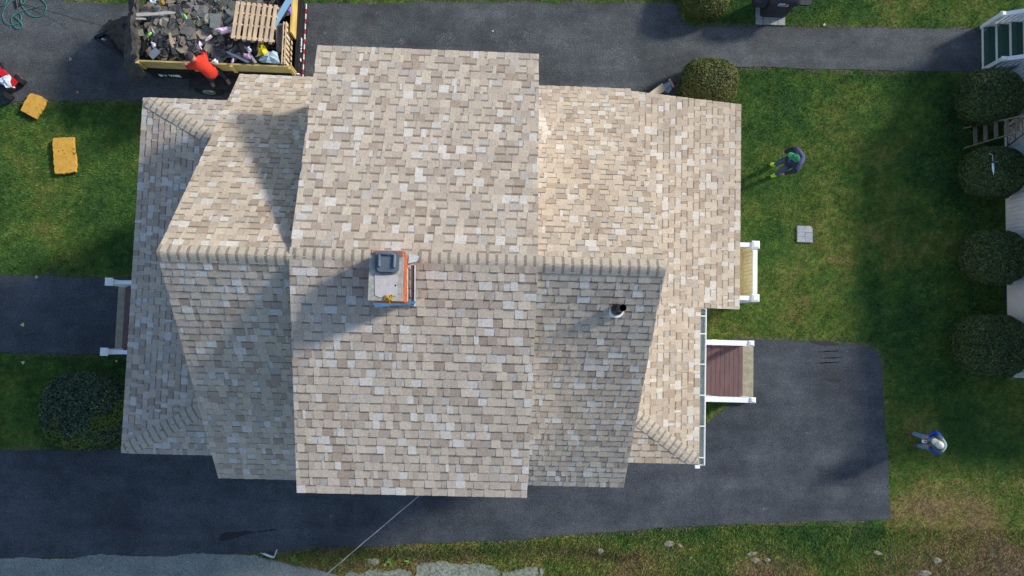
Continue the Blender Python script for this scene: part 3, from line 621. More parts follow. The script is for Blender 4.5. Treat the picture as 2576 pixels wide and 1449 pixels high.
yN, yS = at(2471, 69.5, 0).y, at(2471, 178, 0).y
xk = [at(2471.7 + 35.2 * k, 120, .18 * (k + .7)).x for k in range(6)]
for k in range(5):
    z = .18 * (k + 1); xa, xb = xk[k], xk[k + 1]
    r_ = MB(); r_.box((xa + .065, (yN + yS) / 2, z - .107), (.03, yN - yS - .02, .166)); obj('riser', r_, M['white'], sn)
    for t in (0, 1): w_ = (xb - xa + .045) / 2; b = MB(); b.box((xa + .012 + w_ * (t + .5), (yN + yS) / 2, z - .012), (w_ - .008, yN - yS - .05, .024)); obj('tread', b, M['green_tread'], sn)
for yy in (yN, yS): sk = MB(); sk.hexa([(xk[0], yy - .025, 0), (xk[5], yy - .025, 0), (xk[5], yy + .025, 0), (xk[0], yy + .025, 0)], [(xk[0], yy - .025, .17), (xk[5], yy - .025, .95), (xk[5], yy + .025, .95), (xk[0], yy + .025, .17)]); obj('stringer', sk, M['white'], sn)
b = MB(); b.box((xk[5] + .8, (yN + yS) / 2, .45), (1.58, yN - yS + .2, .9)); obj('landing', b, M['green_tread'], sn)
for yy in (yN, yS):
    xa = xk[0] + .07; dx = xk[5] - xk[0]
    rl = MB(); rl.bar((xa, yy, .93), (xa + dx, yy, 1.84), .115, .055); rl.bar((xa, yy, .25), (xa + dx, yy, 1.14), .06, .06); rl.bar((xa + dx, yy, 1.84), (xa + dx + 1.5, yy, 1.84), .115, .055); ro = obj('handrail', rl, M['white'], sn)
    for k in range(11): t = (k + .8) / 11; p_ = MB(); p_.box((xa + dx * t, yy, .6 + .9 * t), (.075, .03, .68)); obj('picket', p_, M['white'], ro)
    post(sn, xa, yy, 0, .97, .115)
# weathered step ladder
fa, fb = at(2425, 322.5, 0), at(2426, 373, 0); lx = fa.x; hz_ = 1.78; run = .66
lad = thing('step_ladder', (lx + .6, (fa.y + fb.y) / 2, 0), 'weathered grey wooden step ladder standing open between two clipped bushes', 'ladder')
ta, tb = Vector((lx + run, fa.y - .10, hz_)), Vector((lx + run, fb.y + .10, hz_))
for a, t in ((fa, ta), (fb, tb)): b = MB(); b.bar(a, t, .025, .075, up=(1, 0, 0)); obj('rail', b, M['greywood'], lad)
for k in range(1, 6):
    t = k * .165 + .02; a = Vector(fa).lerp(ta, t); c = Vector(fb).lerp(tb, t); b = MB(); b.box(((a.x + c.x) / 2, (a.y + c.y) / 2, a.z), (.105, a.y - c.y - .03, .022)); obj('tread', b, M['greywood'], lad)
b = MB(); b.box((lx + run + .02, (ta.y + tb.y) / 2, hz_ + .02), (.2, ta.y - tb.y + .06, .03)); obj('top_cap', b, M['greywood'], lad)
ra, rb_ = Vector((lx + 1.14, fa.y - .0, 0)), Vector((lx + 1.14, fb.y + .0, 0))
for a, t in ((ra, ta), (rb_, tb)): b = MB(); b.bar(a, t + Vector((.05, 0, -.05)), .022, .04, up=(1, 0, 0)); obj('rear_leg', b, M['greywood'], lad)
for t in (.18, .5, .78): b = MB(); b.bar(ra.lerp(ta, t), rb_.lerp(tb, t), .02, .03); obj('rear_brace', b, M['greywood'], lad)
b = MB(); b.bar(ra.lerp(ta, .2), rb_.lerp(tb, .5), .006, .014); b.bar(ra.lerp(ta, .5), rb_.lerp(tb, .2), .006, .014); obj('cross_wire', b, M['black'], lad)

# ------------------------------------------------------------------ bushes
def leaf_arrays(c, rad, e, n, size, cols, wts, rough, lowest=-.35, patch=1.6, pcol=None):
    d = RNG.normal(size=(n * 2, 3)); d /= np.linalg.norm(d, axis=1)[:, None]; d = d[d[:, 2] > lowest][:n]; n = len(d)
    sg = lambda a: np.sign(a) * np.abs(a) ** e; h = np.hypot(d[:, 0], d[:, 1]) + 1e-9; ch = h ** e
    P = np.stack([sg(d[:, 0] / h) * ch * rad[0], sg(d[:, 1] / h) * ch * rad[1], sg(d[:, 2]) * rad[2]], -1)
    lump = fbm(P[:, 0] + c[0] * 3, P[:, 1] + c[1] * 3 + P[:, 2], 3.2, 3) - .5
    P *= (1 + lump * rough + RNG.uniform(-.035, .012, n))[:, None]
    nr = P / np.array(rad) ** 2; nr /= np.linalg.norm(nr, axis=1)[:, None]; nr = nr + RNG.normal(size=(n, 3)) * .55; nr /= np.linalg.norm(nr, axis=1)[:, None]
    t = np.cross(nr, RNG.normal(size=(n, 3))); t /= np.linalg.norm(t, axis=1)[:, None]; b = np.cross(nr, t); s = RNG.uniform(.6, 1.3, n)[:, None] * size
    P = P + np.array(c); V = np.stack([P - t * s, P - b * s * .55, P + t * s, P + b * s * .55], 1).reshape(-1, 3)
    ci = RNG.choice(len(cols), n, p=np.array(wts) / sum(wts)); C_ = np.array(cols)[ci] * RNG.uniform(.5, 1.6, n)[:, None]
    if pcol is not None:
        m = np.clip((fbm(P[:, 0], P[:, 1] + P[:, 2], patch, 3) - .52) * 6, 0, 1)[:, None]; C_ = C_ * (1 - m) + np.array(pcol) * RNG.uniform(.7, 1.2, n)[:, None] * m
    return V, C_
def raw_mesh(name, V, C_, k, mat):
    n = len(V) // k; me = bpy.data.meshes.new(name); me.vertices.add(len(V)); me.vertices.foreach_set('co', V.ravel())
    me.loops.add(len(V)); me.loops.foreach_set('vertex_index', np.arange(len(V))); me.polygons.add(n); me.polygons.foreach_set('loop_start', np.arange(0, len(V), k)); me.update(calc_edges=True)
    ca = me.color_attributes.new('Col', 'FLOAT_COLOR', 'POINT'); cc = np.ones((len(V), 4)); cc[:, :3] = np.repeat(C_, k, 0) if len(C_) == n else C_
    ca.data.foreach_set('color', cc.ravel()); me.materials.append(mat); return me
def bush(c, rad, e, label, cols, wts, n=9000, size=.022, rough=.10, pcol=None, group=None):
    c = Vector(c); o = thing('round_bush', (c.x, c.y, 0), label, 'bush', group)
    V, C_ = leaf_arrays((0, 0, c.z), rad, e, n, size, cols, wts, rough, pcol=pcol)
    f = bpy.data.objects.new('foliage', raw_mesh('foliage', V, C_, 4, M['leaf'])); COL.objects.link(f); f.parent = o
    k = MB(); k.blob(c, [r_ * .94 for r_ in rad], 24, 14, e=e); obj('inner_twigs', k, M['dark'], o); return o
YEW = [(.046, .080, .022), (.070, .105, .030), (.028, .048, .014)]; YG = [(.11, .12, .025), (.08, .10, .02), (.155, .15, .035), (.05, .068, .015)]
HOLLY = [(.045, .080, .048), (.030, .055, .034), (.070, .110, .050), (.095, .16, .034)]
def bpx(u, v, ru, rv, z=.75, rz=.72): s = (H_CAM - z) / F_PX; return at(u, v, z), (ru * s, rv * s, rz)
c, r = bpx(213, 1033, 97, 95, .72, .74); bush(c, r, .85, 'broad dark green bush with glossy leaves beside the front entrance', HOLLY, (4, 4, 2, .5), 15000, .034, .15, (.085, .13, .02))
c, r = bpx(1775, -14, 63, 62, .5, .52); bush(c, r, .85, 'olive green clipped bush at the top edge near the covered grill', YG, (3, 4, 1, 3), 12000, .027, .14)
c, r = bpx(1783, 210, 74, 64, .5, .54); bush(c, r, .8, 'olive green clipped bush behind the upper corner of the house', YG, (4, 4, 2, 2), 13000, .027, .14, (.12, .115, .025))
for (u, v, ru, rv), lab in (((2487, 246, 81, 72), 'dark clipped bush next to the green neighbour steps, above the ladder'), ((2494, 435, 73, 67), 'dark clipped bush with a caulking gun lying on top'),
                            ((2496, 648, 78, 71), 'dark clipped bush without anything on it, directly below the one carrying the caulking gun'), ((2492, 869, 92, 80), 'largest dark clipped bush at the lower corner of the white house')):
    c, r = bpx(u, v, ru, rv, .74, .74); bush(c, r, .78, lab, YEW, (4, 3, 3), 15000, .03, .15, None, 'clipped bushes along the white house')

# ------------------------------------------------------------------ grass
pads = [P2([(2006, 569), (2044.5, 569), (2044.5, 608.5), (2006, 608.5)]), P2([(1901, 20), (1976, 20), (1976, 61), (1901, 61)])]
def blades(n, x0, x1, y0, y1, hmin, hmax, w, edge):
    x = RNG.uniform(x0, x1, n); y = RNG.uniform(y0, y1, n); ok = np.ones(n, bool)
    for p in (driveA[::3], driveB[::3], walkC[::3]): ok &= ~inpoly(x, y, p)
    for p in pads: ok &= ~inpoly(x, y, p)
    for p in oldE: ok &= ~(inpoly(x, y, p) & (RNG.random(n) > .03))
    ok &= ~(inpoly(x, y, gravelD) & (RNG.random(n) > .02))
    ok &= ~((x > WX0 - 2.3) & (x < WX1 + 1.6) & (y > WY0 + .2) & (y < WY1 - .2)); ok &= ~((x > nx_) & (y > ny0) & (y < ny1))
    ok &= ~((x > st.location.x - .7) & (x < xo) & (y > ys) & (y < yn))
    x, y = x[ok], y[ok]; c, dry = lawn_colour(x, y)
    keep = RNG.random(len(x)) > np.clip((dry - .62) * 2.6, 0, .75); x, y, c, dry = x[keep], y[keep], c[keep], dry[keep]; n = len(x)
    hgt = RNG.uniform(hmin, hmax, n); az = RNG.uniform(0, 2 * np.pi, n) + fbm(x, y, 1.3) * 5; ln = RNG.uniform(.35, 1.25, n) * hgt
    tip = np.stack([x + np.cos(az) * ln, y + np.sin(az) * ln, hgt * .75], -1); sd = np.stack([-np.sin(az), np.cos(az), 0 * az], -1) * (w * RNG.uniform(.6, 1.3, n))[:, None]
    b = np.stack([x, y, 0 * x - .012], -1); V = np.stack([b - sd, b + sd, tip], 1).reshape(-1, 3)
    v_ = RNG.uniform(.45, 1.65, n)[:, None]; hue = 1 + RNG.normal(size=(n, 3)) * .10; C_ = np.clip(c * v_ * hue, .004, .6)
    lig = RNG.random(n) < .035; C_[lig] = C_[lig] * .5 + np.array((.22, .20, .07)) * .6
    clov = (fbm(x - 3, y + 9, 1.1, 3) > .62) & (RNG.random(n) < .35) & (x > 4); C_[clov] = np.array((.10, .17, .055)) * RNG.uniform(.6, 1.2, clov.sum())[:, None]
    return V, C_
V1, A1 = blades(760000, X0, X1, Y0, Y1, .02, .06, .008, 0)
V2, A2 = blades(150000, VX0 - .1, X1, Y0, at(1500, 1345).y + .35, .03, .10, .009, 0)
gr = bpy.data.objects.new('grass', raw_mesh('grass', np.concatenate([V1, V2]), np.concatenate([A1, A2]), 3, M['blade'])); COL.objects.link(gr); gr['kind'] = 'stuff'; gr['label'] = 'short patchy lawn grass'

# ------------------------------------------------------------------ the dump trailer
zt, zs = 1.86, 1.36
tl, tr_ = at(339, 155, zt), at(733, 163, zt); ty = (tl.y + tr_.y) / 2; tx0, tx1 = tl.x, at(741, 163, zs).x; tyN = ty + 2.06
tra = thing('dump_trailer', ((tx0 + tx1) / 2, (ty + tyN) / 2, 0), 'black dump trailer with raised timber sideboards, heaped with torn roofing', 'trailer')
b = MB(); b.box(((tx0 + tx1) / 2, ty - .005, (zs + .68) / 2), (tx1 - tx0, .07, zs - .68)); b.box(((tx0 + tx1) / 2, tyN + .005, (zs + .68) / 2), (tx1 - tx0, .07, zs - .68)); b.box((tx0 + .03, (ty + tyN) / 2, (zs + .68) / 2), (.06, tyN - ty - .08, zs - .68))
b.box(((tx0 + tx1) / 2, (ty + tyN) / 2, .66), (tx1 - tx0 - .002, tyN - ty - .08, .09)); obj('body', b, M['black'], tra)
b = MB(); b.bar((tx0, ty - .055, zs - .03), (tx1, ty - .055, zs - .03), .06, .07)
for k in range(9): b.box((tx0 + .25 + k * (tx1 - tx0 - .5) / 8, ty - .058, (zs - .07 + .72) / 2), (.06, .045, zs - .07 - .72))
obj('side_rib', b, M['black'], tra)
ch_ = MB(); ch_.bar((tx0 - .9, (ty + tyN) / 2 - .5, .5), (tx1, (ty + tyN) / 2 - .5, .5), .08, .16); ch_.bar((tx0 - .9, (ty + tyN) / 2 + .5, .5), (tx1, (ty + tyN) / 2 + .5, .5), .08, .16); ch_.bar((tx0 - .9, (ty + tyN) / 2 - .5, .5), (tx0 - 1.7, (ty + tyN) / 2, .5), .08, .12); ch_.bar((tx0 - .9, (ty + tyN) / 2 + .5, .5), (tx0 - 1.7, (ty + tyN) / 2, .5), .08, .12); obj('chassis', ch_, M['black'], tra)
jx = at(414, 160, zt).x; hb = (zt - zs) / 2
for k, (xa, xb) in enumerate(((tx0 - .01, jx), (jx + .004, tr_.x + .02))):
    for j in range(2): b = MB(); b.box(((xa + xb) / 2, ty + .0 - .004 * j, zs + hb * (j + .5)), (xb - xa, .042, hb - .006)); obj('side_board', b, M['yellowwood'], tra)
    b = MB(); b.box(((xa + xb) / 2, tyN, zs + hb), (xb - xa, .042, zt - zs)); obj('side_board', b, M['yellowwood'], tra)
for u in (341, 480, 580, 732): xx = at(u, 160, zt).x; b = MB(); b.box((xx + (.03 if u == 341 else -.03 if u == 732 else 0), ty - .045, (zt + zs) / 2 - .03), (.085, .045, zt - zs + .05)); obj('brace', b, M['yellowwood_y'], tra)
ye = at(724, 80, zt).y
b = MB(); b.box((tx1 - .015, (ye + tyN) / 2, (zs + zt) / 2), (.04, tyN - ye, zt - zs)); obj('end_board', b, M['yellowwood_y'], tra)
b = MB(); b.box((tx1 + .03, (ty + tyN) / 2, (zs + .66) / 2), (.055, tyN - ty + .06, zs - .66)); b.bar((tx1 + .075, ty - .03, zs - .06), (tx1 + .075, tyN, zs - .06), .03, .05); b.bar((tx1 + .068, ty - .03, .95), (tx1 + .068, tyN, .95), .02, .05); tg = obj('tailgate', b, M['black'], tra)
b = MB(); xb_ = at(759.5, 100, .58).x; b.box(((tx1 + .06 + xb_) / 2, (ty + tyN) / 2, .52), (xb_ - tx1 - .06, tyN - ty + .05, .1)); bump_ = obj('bumper', b, M['black'], tra)
y = ty - .02; k = 0
while y < tyN - .05: b = MB(); b.box((tx1 + .113, y + .07, .86), (.02, .139, .045), col=(.78, .78, .78) if k % 2 == 0 else (.5, .015, .02)); obj('reflective_strip', b, M['vc'], bump_); y += .14; k += 1
b = MB(); lp = at(766, 99, .62); b.box(lp, (.07, .09, .06)); b.bar(lp + Vector((-.02, .02, .02)), lp + Vector((.01, .14, .06)), .02, .02); b.bar(lp, lp + Vector((-.3, .22, .12)), .03, .03); obj('latch', b, M['steel'], tg)
b = MB(); b.tube([(tx1 + .05, ty - .03, zs), (tx1 + .12, ty - .03, zs), (tx1 + .12, ty - .03, zs - .12)], .025, 6); obj('hinge', b, M['steel'], tg)
# wheels and fender
wx = at(558, 222, .7).x
for k in (-.45, .45):
    b = MB(); b.tube([(wx + k, ty - .31, .38), (wx + k, ty - .29, .38), (wx + k, ty - .11, .38), (wx + k, ty - .09, .38)], [.32, .38, .38, .32], 20); wo = obj('wheel', b, M['rubber'], tra)
    b = MB(); b.tube([(wx + k, ty - .325, .38), (wx + k, ty - .25, .38)], [.17, .2], 14); obj('rim', b, M['steel'], wo)
b = MB(); pr_ = [(-.98, .45), (-.86, .68), (-.72, .79), (.72, .79), (.86, .68), (.98, .45)]
for (xa, za), (xb2, zb) in zip(pr_, pr_[1:]): b.hexa([(wx + xa, ty - .34, za), (wx + xb2, ty - .34, zb), (wx + xb2, ty - .04, zb), (wx + xa, ty - .04, za)], [(wx + xa, ty - .34, za + .025), (wx + xb2, ty - .34, zb + .025), (wx + xb2, ty - .04, zb + .025), (wx + xa, ty - .04, za + .025)])
obj('fender', b, plain('worn_black_fender', (.035, .035, .038), .5, .5, 6), tra)
def text_mesh(s, size, ext=.004, bold=.012):
    cu = bpy.data.curves.new('lettering', 'FONT'); cu.body = s; cu.size = size; cu.extrude = ext; cu.offset = bold * size; cu.align_x = 'LEFT'
    o = bpy.data.objects.new('tmp', cu); me = bpy.data.meshes.new_from_object(o); bpy.data.objects.remove(o); bpy.data.curves.remove(cu); return me
def lettering(s, size, pos, rx, ry, mat, parent, sx=1.0, bold=.012, name='lettering'):
    """text with its baseline along rx and its height along ry"""
    me = text_mesh(s, size, bold=bold); rx, ry = Vector(rx).normalized(), Vector(ry).normalized(); rz = rx.cross(ry); off = Vector(pos) - Vector(WL[parent.name])
    w = max(v.co.x for v in me.vertices)
    for v in me.vertices: v.co = off + rx * v.co.x * sx + ry * v.co.y + rz * v.co.z
    me.materials.clear(); me.materials.append(mat); o = bpy.data.objects.new(name, me); COL.objects.link(o); o.parent = parent; WL[o.name] = WL[parent.name]; return w * sx
zl_ = .86; yl = ty - .088; la, lb = at(400, 192, 1.0), at(467, 192, 1.0); L = lb.x - la.x; bx_ = tx0 + .0
pn = MB(); pn.box(((la.x + lb.x) / 2, ty - .078, 1.02), (L + .2, .012, .5)); obj('name_panel', pn, M['black'], tra)
x = la.x; x += lettering('B', .22, (x, yl, .92), (1, 0, 0), (0, 0, 1), M['letter'], tra, L * 1.0, .03) + .02
em = MB(); es = .13
em.hexa([(x, yl - .003, 1.10), (x + es * .5, yl - .003, 1.05), (x + es, yl - .003, 1.10), (x + es * .5, yl - .003, .90)][::1], [(x, yl - .008, 1.10), (x + es * .5, yl - .008, 1.05), (x + es, yl - .008, 1.10), (x + es * .5, yl - .008, .90)]); obj('emblem', em, M['letter_blue'], tra)
lettering('WISE', .22, (x + es + .03, yl, .92), (1, 0, 0), (0, 0, 1), M['letter'], tra, L * .84, .03)
lettering('B', .16, (tx1 + .094, at(750, 155, 1.1).y, 1.06), (0, 1, 0), (0, 0, 1), M['letter'], tg, 1.0, .03); lettering('WISE', .16, (tx1 + .094, at(750, 155, 1.1).y + .24, 1.06), (0, 1, 0), (0, 0, 1), M['letter'], tg, 1.1, .03)

# the load
def mound(x, y):
    tx_ = (x - tx0) / (tx1 - tx0); ty_ = (y - ty) / (tyN - ty); return 1.50 + .22 * np.sin(np.clip(ty_, 0, 1) * np.pi) * np.clip(1.25 - tx_ * .9, .25, 1) + .16 * (fbm(x, y, 2.2, 3) - .5)
gx_ = np.linspace(tx0 + .07, tx1 - .06, 42); gy_ = np.linspace(ty + .035, tyN - .035, 22)
mb = MB(); vs = [(a, c_, float(mound(a, c_))) for c_ in gy_ for a in gx_]; nx2 = len(gx_)
mb.mesh(vs, [(j * nx2 + i, j * nx2 + i + 1, (j + 1) * nx2 + i + 1, (j + 1) * nx2 + i) for j in range(len(gy_) - 1) for i in range(nx2 - 1)], col=(.025, .024, .024))
SCC = [((.035, .037, .040), 30), ((.10, .108, .090), 20), ((.15, .15, .145), 14), ((.15, .125, .10), 16), ((.06, .072, .088), 12), ((.24, .20, .15), 7), ((.22, .225, .19), 8)]
def scrap(mb, c, rad, tilt, rr, col, th=.012):
    n = rr.choice((4, 4, 5, 6, 7)); q = Quaternion((rr.uniform(-1, 1), rr.uniform(-1, 1), 0), 0) if False else Vector((rr.gauss(0, tilt), rr.gauss(0, tilt), 1)).to_track_quat('Z', 'Y'); a0 = rr.uniform(0, 6.28); asp = rr.uniform(.5, 1)
    ring = []
    for k in range(n): t = a0 + 2 * math.pi * k / n + rr.uniform(-.25, .25); k_ = rad * rr.uniform(.7, 1.15); ring.append((math.cos(t) * k_, math.sin(t) * k_ * asp))
    mb.hexa([Vector(c) + q @ Vector((x, y, -th)) for x, y in ring], [Vector(c) + q @ Vector((x, y, 0)) for x, y in ring], col=col)
rr = random.Random(5)
for k in range(1500):
    x, y = rr.uniform(tx0 + .17, tx1 - .2), rr.uniform(ty + .17, tyN - .17); col = rr.choices([c_[0] for c_ in SCC], [c_[1] for c_ in SCC])[0]; f = rr.uniform(.9, 1.65)
    if (x - tx0) / (tx1 - tx0) > .74: col = (.02, .02, .022) if rr.random() < .6 else col
    rad = rr.choice((.03, .045, .06, .075, .09, .11, .14)); scrap(mb, (x, y, float(mound(x, y)) + rr.uniform(.0, .03)), rad, .38, rr, tuple(c_ * f for c_ in col))
for k in range(210):                                       # larger torn sheets with ragged edges
    x, y = rr.uniform(tx0 + .26, tx0 + (tx1 - tx0) * .78), rr.uniform(ty + .27, tyN - .26); col = rr.choices([c_[0] for c_ in SCC], [22, 22, 16, 18, 12, 8, 10])[0]; f = rr.uniform(1.0, 1.55)
    rad = rr.choice((.10, .12, .15, .18, .21)); q = Vector((rr.gauss(0, .16), rr.gauss(0, .16), 1)).to_track_quat('Z', 'Y'); n = rr.choice((7, 9, 11)); a0 = rr.uniform(0, 6.28); asp = rr.uniform(.55, 1); ring = []
    for j in range(n): t = a0 + 2 * math.pi * j / n + rr.uniform(-.12, .12); k_ = rad * rr.uniform(.62, 1.15); ring.append((math.cos(t) * k_, math.sin(t) * k_ * asp))
    c = Vector((x, y, float(mound(x, y)) + rr.uniform(.02, .07))); mb.hexa([c + q @ Vector((a_, b_, -.01)) for a_, b_ in ring], [c + q @ Vector((a_, b_, 0)) for a_, b_ in ring], col=tuple(c_ * f for c_ in col))
tag(obj('roofing_debris', mb, M['scrap']), 'heap of torn dark shingle scraps filling the dump trailer', None, None, 'stuff')
LAB = {'charcoal': [(.04, .042, .046), (.055, .06, .068)], 'green grey': [(.125, .135, .105), (.18, .185, .145)], 'brown': [(.18, .15, .12), (.23, .19, .15)]}
bigs = [(410, 108, 19, 'charcoal', 'charcoal shingle sheet just above the tilted blue-grey board'), (437, 62, 16, 'charcoal', 'charcoal shingle sheet midway between the two green bottles'), (412, 58, 15, 'brown', 'brownish shingle sheet below the long off-white trim strip'),
  (432, 78, 17, 'green grey', 'green-grey shingle sheet above the curved tan trim strip'), (478, 88, 15, 'green grey', 'green-grey shingle sheet directly below the upper green bottle'), (462, 104, 13, 'brown', 'brownish shingle sheet to the right of the curved tan trim strip'), (489, 96, 12, 'charcoal', 'charcoal shingle sheet just above the pink glove'),
  (402, 140, 13, 'charcoal', 'charcoal shingle sheet right of the tilted blue-grey board'), (458, 66, 14, 'brown', 'brownish shingle sheet close below the green and white bottle'), (526, 120, 18, 'green grey', 'broad green-grey shingle sheet to the right of the pink glove'), (545, 78, 13, 'green grey', 'green-grey shingle sheet at the left end of the long pink wrapper'), (556, 98, 12, 'brown', 'brownish shingle sheet below the long pink wrapper'),
  (500, 60, 10, 'green grey', 'small green-grey shingle sheet left of the square grey-green board'), (552, 42, 17, 'green grey', 'green-grey shingle sheet overlapping the square grey-green board'), (478, 140, 14, 'brown', 'brownish shingle sheet beside the worker\'s knit cap'), (560, 120, 12, 'charcoal', 'charcoal shingle sheet above the slate blue gutter\'s left end'), (505, 22, 12, 'green grey', 'pale green-grey shingle sheet at the top right of the upper bottle'),
  (370, 24, 15, 'brown', 'brownish shingle sheet just above the long off-white trim'), (395, 52, 12, 'brown', 'smaller brownish shingle sheet right of the short off-white trim'), (516, 140, 13, 'charcoal', 'charcoal shingle sheet at the worker\'s right shoulder'), (442, 128, 14, 'charcoal', 'charcoal shingle sheet below the curved tan trim strip'), (356, 84, 13, 'green grey', 'green-grey shingle sheet at the edge of the mesh tarp'),
  (470, 20, 12, 'charcoal', 'charcoal shingle sheet above the green and white bottle'), (538, 136, 11, 'brown', 'brownish shingle sheet above the white carton scrap'), (586, 100, 14, 'charcoal', 'charcoal shingle sheet at the lower left corner of the flat pallet'), (600, 128, 12, 'charcoal', 'charcoal shingle sheet over the slate blue gutter'), (493, 128, 10, 'green grey', 'small green-grey shingle sheet above the worker\'s cap'), (421, 92, 10, 'charcoal', 'small charcoal shingle sheet left of the curved tan trim')]
for u, v, r_, kd, lab in bigs:
    p = at(u, v, 1.75); p = at(u, v, float(mound(p.x, p.y)) + .05); mb = MB(); scrap(mb, (p.x, p.y, float(mound(p.x, p.y)) + .075), r_ / 90, .2, rr, rr.choice(LAB[kd]), .014); tag(obj('shingle_sheet', mb, M['scrap']), lab, 'roofing scrap', 'torn shingle sheets on the debris heap')
def slab(name, pts, z, th, mat, label, cat, col=(1, 1, 1), tilt=0, group=None, parent=None):
    mb = MB(); P = [at(u, v, z) for u, v in pts]
    if area([(p.x, p.y) for p in P]) < 0: P = P[::-1]
    cz = sum((p for p in P), Vector()) / len(P); P = [p + Vector((0, 0, (p.x - cz.x) * tilt)) for p in P]
    mb.hexa([p - Vector((0, 0, th)) for p in P], P, col=col); o = obj(name, mb, mat, parent); return tag(o, label, cat, group)
ZD = 1.86
slab('plastic_sheet', [(725, -12), (694, 40), (668, 88), (676, 98), (704, 52), (737, -2)], 1.96, .02, M['vc'], 'long sky blue siding strip sticking out from under the pallet', 'siding strip', (.24, .42, .62))
slab('cardboard_panel', [(693, 58), (711, 59), (711, 133), (696, 128)], 1.80, .012, M['cloth'], 'flat grey cardboard panel between the two pallets', 'cardboard', (.17, .15, .145))
slab('cardboard_panel', [(688, 28), (722, 4), (727, 38), (694, 47)], 1.82, .012, M['cloth'], 'brown cardboard scrap beneath the sky blue strip', 'cardboard', (.26, .20, .14))
slab('slate_board', [(529, 33), (557, 36), (553, 71), (527, 69)], 1.93, .02, M['cloth'], 'square grey-green board lying left of the wooden pallet', 'board', (.20, .225, .205), .06)
slab('slate_board', [(390, 118), (404, 131), (384, 149), (373, 138)], 1.86, .03, M['cloth'], 'small blue-grey board tilted up near the trailer\'s left corner', 'board', (.17, .21, .25), .1)
slab('gutter_piece', [(569, 132), (573, 129), (628, 154), (621, 158)], 1.93, .05, M['vc'], 'slate blue length of gutter across the debris near the sideboard', 'gutter piece', (.11, .15, .22))
for pts, lab, cc in (([(341, 36), (345, 32), (392, 31), (420, 27), (441, 30), (438, 34), (395, 38), (344, 41)], 'long bent off-white trim strip at the left of the heap', (.42, .40, .36)), ([(341, 44), (366, 45), (366, 49), (342, 49)], 'short off-white trim strip just beneath the long bent one', (.42, .39, .33)),
                     ([(614, 117), (618, 116), (646, 156), (641, 159)], 'thin grey metal trim slanting down to the sideboard', (.36, .36, .36)), ([(652, 92), (655, 92), (645, 136), (642, 136)], 'thin grey metal trim standing beside the yellow strap', (.40, .40, .40)), ([(424, 83), (429, 82), (432, 104), (437, 118), (433, 120), (427, 107)], 'curved tan trim strip in the middle of the heap', (.40, .33, .22))):
    slab('trim_strip', pts, 1.92, .03, M['cloth'], lab, 'trim strip', cc)
def crumple(name, pts, z, col, label, cat, seed, amp=.035, mat='cloth'):
    """crumpled sheet: a fan of small facets inside the outline, raised unevenly"""
    r2 = random.Random(seed); P = [at(u, v, z) for u, v in pts]; P = P if area([(p.x, p.y) for p in P]) > 0 else P[::-1]; mb = MB(); c = sum((p for p in P), Vector()) / len(P); ring = []
    for a, b_ in zip(P, P[1:] + P[:1]): ring += [a, a.lerp(b_, .5)]
    ring = [p + Vector((r2.uniform(-.012, .012), r2.uniform(-.012, .012), r2.uniform(-amp, amp))) for p in ring]; mid = [c.lerp(p, r2.uniform(.45, .65)) + Vector((0, 0, r2.uniform(0, amp * 2.2))) for p in ring]; n = len(ring); top = c + Vector((0, 0, amp * 1.2))
    for k in range(n): f = r2.uniform(.85, 1.1); cc = tuple(x_ * f for x_ in col); j = (k + 1) % n; mb.face([ring[k], ring[j], mid[j], mid[k]], 0, cc); mb.face([mid[k], mid[j], top], 0, cc)
    low = [p - Vector((0, 0, .05)) for p in ring]
    for k in range(n): j = (k + 1) % n; mb.face([low[k], low[j], ring[j], ring[k]], 0, col)
    return tag(obj(name, mb, M[mat]), label, cat)
crumple('plastic_bag', [(650, 150), (665, 135), (680, 127), (696, 130), (704, 158), (672, 158)], 1.92, (.34, .45, .50), 'pale blue plastic sheet crumpled in the trailer corner', 'plastic sheet', 1, .06)
crumple('strap_bundle', [(648, 118), (652, 111), (664, 112), (674, 128), (668, 142), (654, 138), (649, 128)], 1.92, (.58, .50, .02), 'bundle of bright yellow strapping under the pallet edge', 'strap', 2, .08)
crumple('wrapper', [(539, 73), (558, 70), (582, 67), (584, 77), (556, 84)], 1.97, (.66, .52, .66), 'long pink wrapper next to the left pallet edge', 'wrapper', 3, .03)
crumple('wrapper', [(514, 100), (531, 86), (533, 93), (518, 102)], 1.95, (.66, .56, .62), 'narrow pale pink wrapper in the middle of the heap', 'wrapper', 4, .02)
crumple('work_glove', [(492, 121), (496, 109), (503, 104), (508, 108), (504, 116), (507, 125)], 2.0, (.70, .56, .66), 'pale pink glove lying above the worker in red', 'glove', 5, .03)
crumple('wrapper', [(380, 106), (389, 108), (391, 112), (385, 119), (381, 113)], 1.92, (.62, .56, .66), 'small whitish wrapper beside the blue-grey board', 'wrapper', 6, .02)
crumple('wrapper', [(622, 119), (634, 116), (637, 129), (626, 131)], 1.94, (.72, .74, .76), 'bright white wrapper below the pallet', 'wrapper', 7, .03)
crumple('wrapper', [(612, 134), (628, 133), (630, 148), (613, 146)], 1.92, (.42, .26, .40), 'purple wrapper beside the grey metal trim', 'wrapper', 8, .03)
crumple('wrapper', [(723, 20), (733, 14), (733, 38), (725, 32)], 1.95, (.26, .16, .45), 'violet wrapper against the end board', 'wrapper', 12, .03)
crumple('paper_cup', [(530, 156), (541, 148), (547, 152), (547, 159), (533, 159)], 1.97, (.75, .77, .78), 'white carton scrap right behind the worker\'s back', 'carton', 9, .02)
crumple('plastic_sheet', [(376, -4), (391, -4), (392, 7), (378, 9)], 1.95, (.50, .62, .64), 'pale teal plastic at the top edge of the heap', 'plastic sheet', 10, .03)
